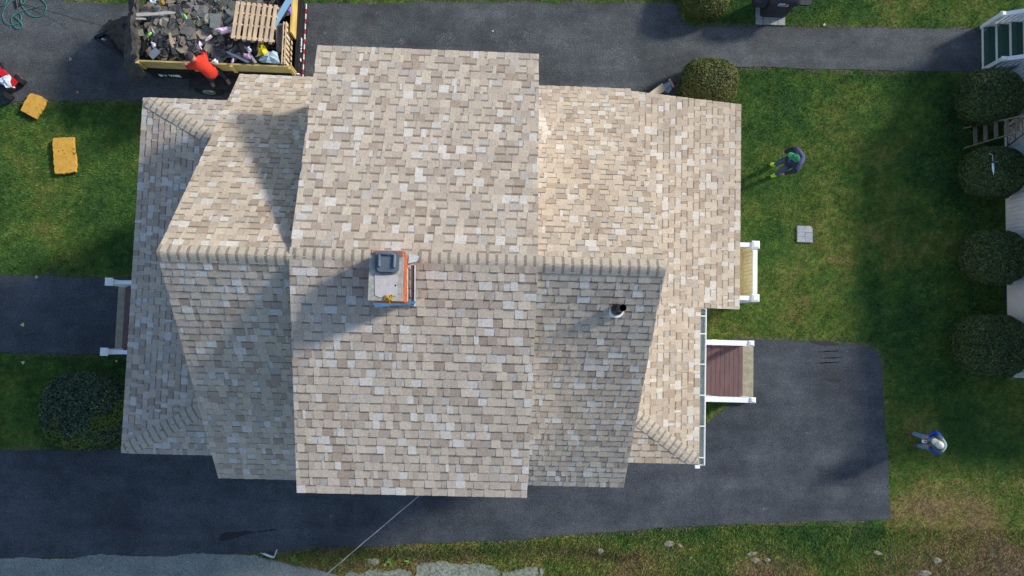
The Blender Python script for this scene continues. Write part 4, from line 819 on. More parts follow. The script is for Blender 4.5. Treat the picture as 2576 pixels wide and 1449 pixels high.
crumple('straw_clump', [(398, -2), (412, -2), (412, 11), (400, 13)], 1.93, (.30, .20, .06), 'clump of brown straw at the top of the heap', 'straw', 11, .05)
crumple('black_bag', [(628, 108), (646, 104), (648, 138), (634, 140), (626, 124)], 1.90, (.012, .012, .014), 'black plastic bag beside the yellow strapping', 'bag', 13, .06)
def bottle(u, v, u2, v2, r_, col, cap, z, label):
    a, b_ = at(u, v, z), at(u2, v2, z); o = thing('bottle', tuple((a + b_) / 2), label, 'bottle'); mb = MB(); mb.tube([a, a.lerp(b_, .08), a.lerp(b_, .72), a.lerp(b_, .85)], [r_ * .8, r_, r_, r_ * .6], 10, col=col); obj('body', mb, M['vc'], o); mb = MB(); mb.tube([a.lerp(b_, .84), b_], r_ * .55, 8, col=cap); obj('cap', mb, M['vc'], o)
bottle(373, 89, 381, 81, .035, (.16, .60, .05), (.7, .75, .7), 1.98, 'green bottle lying left in the heap near the tarp')
bottle(462, 36, 470, 47, .033, (.18, .60, .05), (.78, .8, .8), 1.98, 'green and white bottle lying on the upper middle of the heap')
bottle(584, 158, 587, 147, .032, (.45, .30, .58), (.5, .42, .6), 1.95, 'purple bottle against the timber sideboard')
# pallets
def pallet(o, c, rz, L, Wd, nsl, tilt, rgh):
    c = Vector(c); q = Quaternion((0, 0, 1), rz) @ Quaternion((1, 0, 0), tilt)
    for k in range(nsl): mb = MB(); xx = -Wd / 2 + (k + .5) * Wd / nsl + rr.uniform(-.006, .006); mb.box(c + q @ Vector((xx, rr.uniform(-.006, .006), .05)), (.082 + rr.uniform(-.006, .006), L, .018), q=q); obj('slat', mb, M['palletwood'], o)
    for s in (-.43, -.1, .2, .45): mb = MB(); mb.box(c + q @ Vector((0, s * L, .0)), (Wd, .04, .082), q=q); obj('stringer', mb, M['palletwood'], o)
    for k in range(5): mb = MB(); mb.box(c + q @ Vector((-Wd / 2 + (k + .5) * Wd / 5, 0, -.051)), (.085, L, .018), q=q); obj('bottom_slat', mb, M['palletwood'], o)
pc_ = at(641, 57, 2.06); d_ = at(632, 105, 2.06) - at(644, 8, 2.06)
po = thing('pallet', tuple(pc_), 'pale wooden pallet lying flat on top of the debris', 'pallet'); pallet(po, pc_, math.atan2(d_.y, d_.x) + math.pi / 2, 1.0, 1.10, 8, -.05, 0)
pa, pb = at(717, 54, 1.92), at(717, 161, 1.92); pu = thing('pallet', (pa.x, (pa.y + pb.y) / 2, 1.3), 'wooden pallet standing on edge inside the end of the trailer', 'pallet'); L = pa.y - pb.y
for k in range(8): mb = MB(); mb.box((pa.x + .055, pb.y + (k + .5) * L / 8, 1.6), (.018, .088, .62)); obj('slat', mb, M['palletwood'], pu)
for k in range(3): mb = MB(); mb.box((pa.x - .05, pb.y + (k + .5) * L / 3, 1.6), (.018, .1, .62)); obj('slat', mb, M['palletwood'], pu)
mb = MB(); mb.box((pa.x + .03, (pa.y + pb.y) / 2, 1.895), (.028, L, .035)); obj('stringer', mb, M['palletwood'], pu); mb = MB(); mb.box((pa.x - .035, (pa.y + pb.y) / 2, 1.9), (.02, L, .04)); obj('stringer', mb, M['palletwood'], pu)
for v in (58, 93, 122, 152): mb = MB(); mb.box((pa.x, at(717, v, 1.9).y, 1.86), (.05, .05, .07)); obj('block', mb, M['palletwood'], pu)

# tarps over the left end
def tarp(name, rows, label, mat, amp, seed, sub=5):
    """rows of (u, v, z) running outward; smoothed and creased"""
    R = np.array([[tuple(at(*p)) for p in row] for row in rows]); m, n, _ = R.shape
    def up(A, ax, k):
        N_ = A.shape[ax]; t = np.linspace(0, N_ - 1, (N_ - 1) * k + 1); i = np.minimum(t.astype(int), N_ - 2); f = t - i; f = f * f * (3 - 2 * f); sh = [1, 1, 1]; sh[ax] = -1; f = f.reshape(sh); return np.take(A, i, ax) * (1 - f) + np.take(A, i + 1, ax) * f
    A = up(up(R, 0, sub), 1, sub + 3); gxx, gyy, gzz = A[..., 0], A[..., 1], A[..., 2]
    fo = fbm(gxx * 1.3 + seed, gyy * .8 + gzz, 3.5, 3) - .5; f2_ = np.abs(fbm(gxx + seed * 3, gyy * 1.2 + gzz * .7, 2.6, 2) - .5)
    cr_ = np.abs(fbm(gxx * 1.5 - seed, gyy * 2.2 + gzz * 1.5, 5.5, 3) - .5); A[..., 2] -= cr_ * amp * .9; A[..., 0] += (cr_ - .1) * amp * .9
    A[..., 2] += fo * amp - f2_ * amp * 1.2; A[..., 0] += fo * amp * .6; A[..., 1] += f2_ * amp * .8; A[..., 2] = np.maximum(A[..., 2], .02)
    mb = MB(); a, b_, _ = A.shape; vs = [tuple(v_) for v_ in A.reshape(-1, 3)]
    mb.mesh(vs, [(i * b_ + j, i * b_ + j + 1, (i + 1) * b_ + j + 1, (i + 1) * b_ + j) for i in range(a - 1) for j in range(b_ - 1)], smooth=True); o = obj(name, mb, mat); o.modifiers.new('thickness', 'SOLIDIFY').thickness = .012; return tag(o, label, 'tarp')
tarp('mesh_tarp', [[(352, -20, 1.7), (346, -20, 1.98), (333, -20, 2.0), (324, -20, 1.7), (326, -18, 1.2)], [(352, 25, 1.7), (345, 25, 2.0), (332, 27, 2.02), (322, 30, 1.7), (326, 32, 1.2)], [(350, 60, 1.7), (340, 60, 2.0), (326, 62, 2.02), (313, 66, 1.7), (322, 66, 1.2)],
                   [(353, 95, 1.7), (342, 97, 2.0), (326, 98, 2.02), (312, 102, 1.7), (320, 104, 1.1)], [(346, 135, 1.75), (338, 138, 1.98), (324, 142, 1.95), (308, 150, 1.5), (314, 156, 1.0)], [(341, 150, 1.92), (334, 158, 1.9), (322, 166, 1.7), (310, 178, 1.2), (318, 186, .8)], [(352, 168, 1.80), (344, 176, 1.65), (333, 188, 1.4), (324, 200, 1.0), (330, 204, .5)], [(366, 186, 1.6), (360, 194, 1.4), (352, 203, 1.1), (342, 208, .7), (342, 210, .3)]],
     'dusty black mesh tarp folded over the left end of the trailer', M['tarpmesh'], .20, 3)
tarp('black_tarp', [[(318, 40, 1.5), (305, 42, 1.2), (292, 48, .9), (282, 52, .5), (275, 47, .1)], [(322, 62, 1.5), (300, 62, 1.25), (284, 62, 1.0), (266, 66, .6), (262, 62, .1)], [(322, 84, 1.5), (302, 84, 1.2), (284, 84, .95), (264, 88, .6), (254, 92, .1)], [(324, 108, 1.5), (306, 108, 1.2), (290, 106, .9), (276, 104, .5), (262, 102, .1)], [(326, 130, 1.4), (312, 128, 1.0), (300, 124, .7), (290, 124, .4), (282, 122, .08)], [(328, 142, 1.2), (316, 140, .8), (306, 136, .5), (298, 136, .25), (292, 134, .04)]],
     'bunched black tarp spilling from the trailer onto the driveway', M['tarp'], .20, 8)
slab('plastic_offcut', [(254, 92), (257, 92), (260, 98), (267, 99.5), (260, 101), (255, 98)], .3, .02, M['vc'], 'small white crescent of plastic at the foot of the black tarp', 'offcut', (.72, .76, .8))
# ------------------------------------------------------------------ people
def catmull(pts, k=5):
    P = [Vector(p) for p in pts]; P = [P[0]] + P + [P[-1]]; out = []
    for i in range(1, len(P) - 2):
        for j in range(k): t = j / k; a, b, c, d = P[i - 1:i + 3]; out.append(.5 * ((2 * b) + (c - a) * t + (2 * a - 5 * b + 4 * c - d) * t * t + (3 * b - a - 3 * c + d) * t ** 3))
    return out + [P[-2]]
def skin_figure(name, J, R_, bones, mats, hands, face):
    """one continuous body grown around joints J with radii R_; bones = (a, b, material)"""
    names = list(J); ix = {k: i for i, k in enumerate(names)}
    me = bpy.data.meshes.new(name); me.from_pydata([tuple(J[k]) for k in names], [(ix[a], ix[b]) for a, b, *_ in bones], [])
    o = bpy.data.objects.new(name, me); COL.objects.link(o); o.modifiers.new('s', 'SKIN'); sv = me.skin_vertices[0].data
    for k in names: r_ = R_[k]; sv[ix[k]].radius = (r_, r_) if not isinstance(r_, tuple) else r_; sv[ix[k]].use_root = (k == 'pelvis')
    sb = o.modifiers.new('d', 'SUBSURF'); sb.levels = 2; sb.render_levels = 2
    dg = bpy.context.evaluated_depsgraph_get(); ev = o.evaluated_get(dg); m2 = bpy.data.meshes.new_from_object(ev); bpy.data.objects.remove(o); bpy.data.meshes.remove(me)
    V = [v.co.copy() for v in m2.vertices]; mb = MB(); mb.v = [tuple(v) for v in V]; segs = [(J[a], J[b], R_[a], R_[b], m) for a, b, m in bones]; g = lambda r_: max(r_) if isinstance(r_, tuple) else r_
    for p in m2.polygons:
        c = p.center; best = None
        for a, b, ra, rb, m in segs:
            d = b - a; t = max(0, min(1, (c - a).dot(d) / d.length_squared)); e = (c - a - d * t).length - (g(ra) * (1 - t) + g(rb) * t)
            if best is None or e < best[0]: best = (e, m)
        mb.f.append(tuple(p.vertices)); mb.m.append(best[1]); mb.c.append((1, 1, 1)); mb.smooth.append(True)
    bpy.data.meshes.remove(m2)
    for (h, d, pl, thumb, mi, sc) in hands:                      # five unequal, bent fingers rooted in the palm
        d = d.normalized(); pl = pl.normalized(); sd = d.cross(pl).normalized()
        for k, (off, ln) in enumerate(((-.030, .060), (-.010, .074), (.010, .07), (.028, .055))):
            a = h + sd * off * sc; b = a + (d * .6 + pl * .12) * ln * sc; c = b + (d * .45 + pl * .6) * ln * .7 * sc; mb.tube([a, b, c], [.0098 * sc, .009 * sc, .007 * sc], 6, mi)
        a = h + sd * thumb * .03 * sc - d * .03 * sc; mb.tube([a, a + sd * thumb * .03 * sc + d * .02 * sc, a + sd * thumb * .035 * sc + d * .055 * sc + pl * .01], [.012 * sc, .0105 * sc, .008 * sc], 6, mi)
    if face:
        hc, f, l, mi, me_ = face; u = Vector((0, 0, 1))
        mb.tube([hc + f * .088 + u * .005, hc + f * .115 - u * .03, hc + f * .095 - u * .04], [.010, .016, .008], 6, mi)
        for s_ in (-1, 1): mb.blob(hc + f * .087 + l * s_ * .033 + u * .005, (.011, .011, .009), 8, 5, me_); mb.blob(hc + l * s_ * .085 - f * .005 - u * .01, (.022, .012, .032), 8, 5, mi)
        mb.tube([hc + f * .088 + l * .022 - u * .062, hc + f * .096 - u * .062, hc + f * .088 - l * .022 - u * .062], .006, 5, me_)
    return obj(name, mb, mats)
def paint(name, col, rough=.85, var=.2): return plain(name, col, rough, var, 22, 0, .25, .25, .12)
SKIN = paint('skin', (.40, .22, .16), .55, .06); SKIN2 = paint('eyes_and_mouth', (.10, .05, .04), .6, .05)  # second colour is for eyes and mouth
def frame(face_ang): f = Vector((math.cos(face_ang), math.sin(face_ang), 0)); return f, Vector((-f.y, f.x, 0))
def stand(base, fa, **ov):
    f, l = frame(fa); B = Vector((base[0], base[1], 0)); L = lambda a, b, z: B + f * a + l * b + Vector((0, 0, z))
    J = dict(pelvis=L(0, 0, .97), belly=L(.0, 0, 1.12), chest=L(-.01, 0, 1.30), upper=L(-.01, 0, 1.42), neck=L(.015, 0, 1.52), head=L(.035, 0, 1.61), crown=L(.035, 0, 1.70),
             hip1=L(0, .095, .92), knee1=L(.03, .11, .50), ank1=L(.0, .12, .10), toe1=L(.15, .14, .05), hip2=L(0, -.095, .92), knee2=L(.03, -.11, .50), ank2=L(0, -.12, .10), toe2=L(.15, -.14, .05),
             sh1=L(-.01, .17, 1.42), el1=L(-.03, .27, 1.14), wr1=L(.06, .26, .92), ha1=L(.10, .25, .85), sh2=L(-.01, -.17, 1.42), el2=L(-.03, -.27, 1.14), wr2=L(.06, -.26, .92), ha2=L(.10, -.25, .85))
    for k, v in ov.items(): J[k] = L(*v)
    return J, f, l
RAD = dict(pelvis=.145, belly=.145, chest=.155, upper=.11, neck=.058, head=.098, crown=.075, hip1=.095, hip2=.095, knee1=.066, knee2=.066, ank1=.047, ank2=.047, toe1=.042, toe2=.042, sh1=.082, sh2=.082, el1=.056, el2=.056, wr1=.038, wr2=.038, ha1=(.026, .04), ha2=(.026, .04))
def bones(top, sleeve, leg, shoe, sk):
    return [('pelvis', 'belly', top), ('belly', 'chest', top), ('chest', 'upper', top), ('upper', 'neck', sk), ('neck', 'head', sk), ('head', 'crown', sk)] + [x for s_ in '12' for x in
            [('pelvis', 'hip' + s_, leg), ('hip' + s_, 'knee' + s_, leg), ('knee' + s_, 'ank' + s_, leg), ('ank' + s_, 'toe' + s_, shoe), ('upper', 'sh' + s_, top), ('sh' + s_, 'el' + s_, sleeve), ('el' + s_, 'wr' + s_, sleeve), ('wr' + s_, 'ha' + s_, sk)]]
def cap(par, hc, f, l, mat, brim_mat, r_=.108, brim=.11, up=Vector((0, 0, 1)), dz=.02):
    q = Matrix((f, l, up)).transposed().to_quaternion(); mb = MB(); n = 16; vs = []
    for j in range(6):
        ph = math.pi / 2 * j / 5
        for i in range(n): t = 2 * math.pi * i / n; vs.append(hc + q @ Vector((r_ * 1.08 * math.cos(t) * math.cos(ph), r_ * .93 * math.sin(t) * math.cos(ph), dz + r_ * 1.0 * math.sin(ph))))
    mb.mesh(vs, [(j * n + i, j * n + (i + 1) % n, (j + 1) * n + (i + 1) % n, (j + 1) * n + i) for j in range(5) for i in range(n)], smooth=True); mb.blob(hc + up * (dz + r_), (.01, .01, .006), 8, 4)
    o = obj('cap', mb, mat, par); mb = MB(); rg = []
    for i in range(11): t = math.radians(-70 + 14 * i); rg.append((math.cos(t), math.sin(t)))
    inn = [hc + q @ Vector((r_ * 1.03 * a, r_ * .9 * b, dz + .012)) for a, b in rg]; out = [hc + q @ Vector((r_ * .75 + (r_ * .33 + brim) * max(a, 0) ** .8 , r_ * .88 * b, dz - .004 - .03 * b * b)) for a, b in rg]
    for k in range(10): mb.hexa([p - up * .005 for p in (inn[k], out[k], out[k + 1], inn[k + 1])], [p + up * .005 for p in (inn[k], out[k], out[k + 1], inn[k + 1])])
    obj('brim', mb, brim_mat, o); return o
# man in the green cap
fa = math.radians(180 + 4); e1, e2 = at(1946, 413.5, .05), at(1947, 437.5, .05); base = ((e1.x + e2.x) / 2 + .10, (e1.y + e2.y) / 2); f_, l_ = frame(fa)
J, f_, l_ = stand(base, fa, toe1=(.21, .20, .05), ank1=(.05, .155, .10), knee1=(.07, .13, .5), toe2=(.21, -.15, .05), ank2=(.05, -.125, .10), knee2=(.06, -.12, .5), el1=(-.06, .30, 1.15), el2=(-.05, -.31, 1.15))
J['ha2'] = at(1969, 383, .86); J['ha1'] = at(1968.5, 438.5, .86); J['wr2'] = J['ha2'] + Vector((.05, -.01, .07)); J['wr1'] = J['ha1'] + Vector((.05, .01, .07))
hd_ = at(2002.5, 397.5, 1.66); J['head'] = hd_ + Vector((0, 0, -.05)); J['crown'] = hd_ + Vector((0, 0, .05)); J['neck'] = J['head'] * .5 + J['upper'] * .5 + Vector((0, 0, .02))
mts = [paint('navy_jacket', (.022, .026, .060)), paint('slate_blue_fleece', (.085, .10, .20)), paint('blue_jeans', (.055, .085, .16)), paint('lime_boots', (.42, .70, .06), .6), SKIN, SKIN2]
bn = bones(0, 0, 2, 3, 4); R1 = dict(RAD); R1.update(toe1=.052, toe2=.052, chest=.185, belly=.175, upper=.145, sh1=.10, sh2=.10, el1=.07, el2=.07, wr1=.05, wr2=.05, knee1=.078, knee2=.078, hip1=.105, hip2=.105, ank1=.06, ank2=.06)
hands = [(J['ha1'], J['ha1'] - J['wr1'], l_ * -1, 1, 4, 1), (J['ha2'], J['ha2'] - J['wr2'], l_, -1, 4, 1)]
m1 = skin_figure('person', J, R1, bn, mts, hands, (J['head'], f_, l_, 4, 5)); tag(m1, 'person in a green cap, navy jacket, jeans and lime boots standing on the lawn', 'person')
ha_ = (at(1989.3, 388.7, 1.66) - hd_); ha_.z = 0; hf = ha_.normalized(); hl_ = Vector((-hf.y, hf.x, 0)); gcap = paint('green_cap', (.018, .20, .075)); cp = cap(m1, J['head'] + Vector((0, 0, .02)), hf, hl_, gcap, paint('green_brim', (.03, .24, .10)))
mb = MB(); pc = J['head'] + hf * .075 + Vector((0, 0, .115)); qn = (hf * .55 + Vector((0, 0, .85))).to_track_quat('Z', 'Y'); mb.blob(pc, (.034, .034, .006), 12, 4, q=qn, col=(.015, .02, .06)); mb.blob(pc + qn @ Vector((.004, 0, .006)), (.018, .006, .004), 8, 4, q=qn, col=(.55, .65, .7)); mb.blob(pc + qn @ Vector((0, .006, .006)), (.006, .018, .004), 8, 4, q=qn, col=(.55, .65, .7)); obj('emblem', mb, M['cloth'], cp)
mb = MB(); 
sh = [J['sh2'] + Vector((0, 0, .055)), J['upper'] - f_ * .10 + Vector((0, 0, .04)), J['sh1'] + Vector((0, 0, .055))]
hp_ = catmull([J['el2'] + Vector((.045, 0, .06)), sh[0] + Vector((.045, .03, -.02)), sh[1] + Vector((.05, 0, -.01)), sh[2] + Vector((.045, -.03, -.02)), J['el1'] + Vector((.045, 0, .06))], 4); mb.tube(hp_, [.03 + .05 * math.sin(math.pi * k / (len(hp_) - 1)) for k in range(len(hp_))], 10); obj('hood', mb, mts[1], m1)
mb = MB(); pq = J['chest'] + f_ * .150 + l_ * .03 + Vector((0, 0, .06)); mb.blob(pq, (.025, .085, .09), 10, 6); obj('shirt', mb, paint('blue_shirt', (.02, .07, .25)), m1)
# man in the pale cap with the drone controller
e1, e2 = at(2280.3, 1088.9, .05), at(2292.4, 1120.2, .05); fa = math.radians(180 - 2); base = ((e1.x + e2.x) / 2 + .26, (e1.y + e2.y) / 2 - .02)
J, f_, l_ = stand(base, fa); J['toe2'] = e1.copy(); J['ank2'] = e1 + Vector((.17, .0, .06)); J['knee2'] = (J['ank2'] + J['hip2']) / 2 + f_ * .04; J['toe1'] = e2.copy(); J['ank1'] = e2 + Vector((.17, 0, .06)); J['knee1'] = (J['ank1'] + J['hip1']) / 2 + f_ * .04
J['ha2'] = at(2326.5, 1104, 1.14); J['ha1'] = at(2327, 1116.5, 1.14); J['el2'] = at(2356, 1087, 1.15); J['el1'] = at(2357.5, 1141, 1.15); J['wr2'] = J['ha2'] * .72 + J['el2'] * .28; J['wr1'] = J['ha1'] * .72 + J['el1'] * .28
hd_ = at(2364, 1119, 1.66); J['head'] = hd_ + Vector((0, 0, -.05)); J['crown'] = hd_ + Vector((0, 0, .05)); up_ = J['upper']; sh_ = (hd_ - up_); sh_.z = 0
for k in ('upper', 'sh1', 'sh2', 'chest'): J[k] = J[k] + sh_ * .6
J['neck'] = J['head'] * .5 + J['upper'] * .5 + Vector((0, 0, .02))
mts = [paint('grey_vest', (.075, .11, .115)), paint('royal_blue_sleeve', (.018, .065, .42)), paint('light_jeans', (.14, .24, .38)), paint('brown_shoes', (.10, .075, .06)), SKIN, SKIN2]
R1 = dict(RAD); R1.update(chest=.185, belly=.17, upper=.145, sh1=.095, sh2=.095, el1=.066, el2=.066, wr1=.045, wr2=.045, knee1=.076, knee2=.076, hip1=.10, hip2=.10, ank1=.058, ank2=.058, toe1=.05, toe2=.05)
hands = [(J['ha1'], J['ha1'] - J['wr1'], Vector((0, 0, -1)), -1, 4, 1), (J['ha2'], J['ha2'] - J['wr2'], Vector((0, 0, -1)), 1, 4, 1)]
m2 = skin_figure('person', J, R1, bones(0, 1, 2, 3, 4), mts, hands, (J['head'], f_, l_, 4, 5)); tag(m2, 'person in a pale cap, grey vest and blue sleeves looking down at a controller', 'person')
hf = at(2349, 1108.8, 1.66) - hd_; hf.z = 0; hf.normalize(); hl_ = Vector((-hf.y, hf.x, 0)); cap(m2, J['head'] + Vector((0, 0, .02)), hf, hl_, paint('offwhite_cap', (.62, .63, .58)), paint('sage_brim', (.36, .40, .34)))
mb = MB(); vc_ = catmull([J['upper'] - f_ * .02 + l_ * .17 * s_ + Vector((0, 0, .07)) if s_ else J['upper'] - f_ * .085 + Vector((0, 0, .07)) for s_ in (-1, 0, 1)], 4); mb.tube(vc_, [.035 + .035 * math.sin(math.pi * k / (len(vc_) - 1)) for k in range(len(vc_))], 10); obj('vest_collar', mb, paint('pale_teal_fleece', (.24, .33, .33)), m2)
mid = (J['ha1'] + J['ha2']) / 2 + f_ * .03 + Vector((0, 0, .03)); o = thing('drone_controller', tuple(mid), 'small white remote controller held in both hands by the person in the pale cap', 'controller'); q = (f_ * .4 + Vector((0, 0, 1))).to_track_quat('Z', 'Y')
mb = MB(); mb.box(mid, (.075, .12, .035), q=q, col=(.72, .74, .76)); obj('body', mb, M['vc'], o); mb = MB(); mb.box(mid + Vector((.008, 0, .02)), (.03, .06, .012), q=q, col=(.12, .13, .14)); obj('screen', mb, M['vc'], o)
for s_ in (-1, 1): mb = MB(); mb.tube([mid + l_ * .04 * s_ + Vector((.02, 0, .02)), mid + l_ * .04 * s_ + Vector((.02, 0, .05))], [.006, .01], 8, col=(.05, .05, .05)); obj('stick', mb, M['vc'], o)
# worker in red on the trailer fender
b1, b2 = at(537, 211, .84), at(576.5, 204, .84); hp_ = at(534, 184, 1.72); hdw = at(476.5, 142, 2.42); J = {}
up_ = at(499, 156, 2.16); ax = (up_ - hp_); fw = Vector((ax.x, ax.y, 0)).normalized(); lf = Vector((-fw.y, fw.x, 0))
J['pelvis'] = hp_; J['belly'] = hp_.lerp(up_, .33) + Vector((0, 0, .04)); J['chest'] = hp_.lerp(up_, .68) + Vector((0, 0, .05)); J['upper'] = up_; J['neck'] = up_.lerp(hdw, .42); J['head'] = up_.lerp(hdw, .85); J['crown'] = hdw + (hdw - up_).normalized() * .06
J['hip1'] = hp_ - lf * .10 * -1 + Vector((0, 0, -.06)); J['hip2'] = hp_ - lf * .10 + Vector((0, 0, -.06))
lo_, hi_ = (b1, b2)
J['ank1'] = b1 + Vector((-.02, .03, .10)); J['toe1'] = b1 + Vector((.03, -.10, .03)); J['ank2'] = b2 + Vector((-.04, .03, .10)); J['toe2'] = b2 + Vector((.04, -.10, .03))
if (J['hip1'] - J['ank1']).length > (J['hip2'] - J['ank1']).length: J['hip1'], J['hip2'] = J['hip2'], J['hip1']
J['knee1'] = (J['hip1'] + J['ank1']) / 2 + Vector((-.03, .03, 0)); J['knee2'] = (J['hip2'] + J['ank2']) / 2 + Vector((0, .05, .02))
J['sh1'] = at(483, 166, 2.08); J['sh2'] = at(514, 146, 2.10); J['el1'] = at(474, 170, 1.92); J['wr1'] = at(468, 163, 1.97); J['ha1'] = at(464, 158, 1.99); J['el2'] = at(514, 136, 2.0); J['wr2'] = at(504, 134, 1.98); J['ha2'] = at(497, 137, 1.99)
mts = [paint('red_sweatshirt', (.62, .045, .022)), paint('red_sleeve', (.52, .022, .03)), paint('dark_jeans', (.028, .034, .055)), paint('tan_boots', (.24, .155, .085)), SKIN, SKIN2, paint('black_glove', (.018, .02, .02))]
R1 = dict(RAD); R1.update(chest=.185, belly=.18, upper=.15, pelvis=.16, sh1=.10, sh2=.10, el1=.065, el2=.065, knee1=.082, knee2=.082, hip1=.11, hip2=.11, toe1=.05, toe2=.05, ank1=.055, ank2=.055, neck=.062)
bn = bones(0, 1, 2, 3, 4); bn = [(a, b_, 6) if (a, b_) == ('wr2', 'ha2') else (a, b_, m) for a, b_, m in bn]
hands = [(J['ha1'], J['ha1'] - J['wr1'], Vector((0, 0, -1)), 1, 4, 1), (J['ha2'], J['ha2'] - J['wr2'], Vector((0, 0, -1)), -1, 6, 1.15)]
hfw = (at(470, 134, 2.3) - hdw); hfw.z = 0; hfw.normalize()
m3 = skin_figure('person', J, R1, bn, mts, hands, (J['head'] + hfw * .01, hfw, Vector((-hfw.y, hfw.x, 0)), 4, 5)); tag(m3, 'worker in a red sweatshirt and dark jeans leaning over the trailer sideboard', 'person')
mb = MB(); qh = (hdw - up_).normalized().to_track_quat('Z', 'Y'); mb.blob(J['head'] + (hdw - up_).normalized() * .045, (.112, .102, .095), 16, 9, q=qh); obj('knit_cap', mb, paint('charcoal_knit_cap', (.045, .036, .045), .95, .3), m3)

# ------------------------------------------------------------------ things on the left drive and lawn
mb = MB(); hp = [(-30, 13), (4, 14), (14, 8), (20, -6), (30, -20), (52, -14), (53, 10), (62, 24), (75, 36), (91, 43), (106, 38), (115, 26), (116, 14), (106, 0), (88, -14), (66, -16), (62, 4), (54, 10), (50, -6), (34, -2), (14, 18), (7, 34), (9, 50), (20, 60), (32, 63), (46, 58), (54, 46), (50, 35), (42, 33), (32, 40), (29, 52), (34, 64), (44, 71), (53, 71), (56, 62), (48, 50), (34, 42)]
mb.tube(catmull([at(u, v, .02 + .012 * (i % 3)) for i, (u, v) in enumerate(hp)]), .0105, 6); h2 = catmull([at(u, v, .035) for u, v in ((30, 43), (45, 33), (62, 25), (88, 19), (110, 12))]); mb.tube(h2, .010, 6)
tag(obj('air_hose', mb, M['hose']), 'teal air hose lying in loose coils on the upper driveway', 'hose')
nz = thing('hose_nozzle', tuple(at(42, 12, 0)), 'black pistol nozzle beside the teal hose coils', 'nozzle'); mb = MB(); mb.tube([at(40, -2, .05), at(43, 14, .05), at(44, 20, .05)], [.03, .025, .012], 8); obj('barrel', mb, M['pipe'], nz); mb = MB(); mb.tube([at(42, 6, .05), at(52, 14, .04)], [.018, .015], 6); obj('handle', mb, M['pipe'], nz)
mb = MB(); mb.tube(catmull([at(56, 10, .03), at(80, 17, .05), at(118, 27, .12), at(170, 41, .2), at(215, 54, .32), at(253, 64, .62), at(280, 72, 1.0)]), .007, 5); tag(obj('rope', mb, M['pipe']), 'thin dark rope stretched from the hose coils to the black tarp', 'rope')
def foam(pts, label, seed, marks, th=.085, z=.02, missing=None):
    r2 = random.Random(seed); P = [at(u, v, z + th) for u, v in pts]; P = P if area([(p.x, p.y) for p in P]) > 0 else P[::-1]; ring = rag([(p.x, p.y) for p in P], .012, .06, seed); n = len(ring); cx, cy = sum(p[0] for p in ring) / n, sum(p[1] for p in ring) / n
    sh = lambda k, z_: [(cx + (x - cx) * k, cy + (y - cy) * k, z_) for x, y in ring]; lay = [sh(.985, z), sh(1.0, z + .02), sh(1.0, z + th - .015), sh(.985, z + th)]; mb = MB(); vs = [p for r_ in lay for p in r_]
    mb.mesh(vs, [(j * n + i, j * n + (i + 1) % n, (j + 1) * n + (i + 1) % n, (j + 1) * n + i) for j in range(3) for i in range(n)] + [tuple(range(n - 1, -1, -1)), tuple(range(3 * n, 4 * n))]); o = obj('foam_pad', mb, M['foam']); tag(o, label, 'foam pad')
    for u, v, a, b_ in marks: k = MB(); c = at(u, v, z + th); k.blob((c.x, c.y, z + th), (a, b_, .006), 8, 4, jit=.35, seed=seed, col=(.30, .165, .03)); seed += 1; obj('foam_shadow', k, M['scrap'], o)  # shadows on the foam, painted as flat darker blobs
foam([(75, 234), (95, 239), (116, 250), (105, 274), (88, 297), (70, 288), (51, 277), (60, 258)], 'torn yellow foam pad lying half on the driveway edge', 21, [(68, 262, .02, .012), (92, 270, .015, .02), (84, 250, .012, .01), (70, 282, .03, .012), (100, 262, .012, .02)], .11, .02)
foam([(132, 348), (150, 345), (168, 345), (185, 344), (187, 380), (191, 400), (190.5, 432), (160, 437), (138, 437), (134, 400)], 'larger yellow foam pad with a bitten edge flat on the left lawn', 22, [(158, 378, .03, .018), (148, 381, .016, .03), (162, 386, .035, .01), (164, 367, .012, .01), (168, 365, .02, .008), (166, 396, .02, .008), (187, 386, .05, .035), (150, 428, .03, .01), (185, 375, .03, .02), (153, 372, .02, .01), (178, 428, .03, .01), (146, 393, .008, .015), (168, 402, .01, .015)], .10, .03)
# walk-behind machine at the left edge
mc = at(14, 203, 0); mo_ = thing('walk_behind_machine', tuple(mc), 'red and black walk-behind machine with white plastic over it, cut by the left edge', 'machine'); dv = (at(50, 214, 0) - at(0, 178, 0)); dv.z = 0; dv.normalize(); sv = Vector((-dv.y, dv.x, 0)); ang = math.atan2(dv.y, dv.x)
LC = lambda a, b, z: mc + dv * a + sv * b + Vector((0, 0, z))
mb = MB(); mb.box(LC(-.05, 0, .22), (1.05, .46, .16), ang); mb.tube([LC(.02, -.04, .3), LC(.02, -.04, .52)], [.17, .13], 14); mb.box(LC(-.3, -.02, .36), (.3, .3, .18), ang); obj('engine', mb, M['black'], mo_)
for a, b in ((.42, .27), (.42, -.27), (-.45, .27), (-.45, -.27)): mb = MB(); mb.tube([LC(a, b - .06, .17), LC(a, b + .06, .17)], .17, 14); wo = obj('wheel', mb, M['rubber'], mo_); mb = MB(); mb.tube([LC(a, b - .065, .17), LC(a, b + .065, .17)], .06, 10); obj('hub', mb, M['steel'], wo)
mb = MB(); mb.hexa([LC(.05, .06, .36), LC(.05, .25, .36), LC(.50, .20, .30), LC(.50, .02, .30)][::-1], [LC(.05, .08, .56), LC(.05, .23, .56), LC(.46, .19, .46), LC(.46, .04, .46)][::-1]); obj('hood', mb, M['red'], mo_)
mb = MB(); mb.bar(LC(-.75, .2, .5), LC(.02, .2, .5), .12, .07); obj('side_panel', mb, M['red'], mo_)
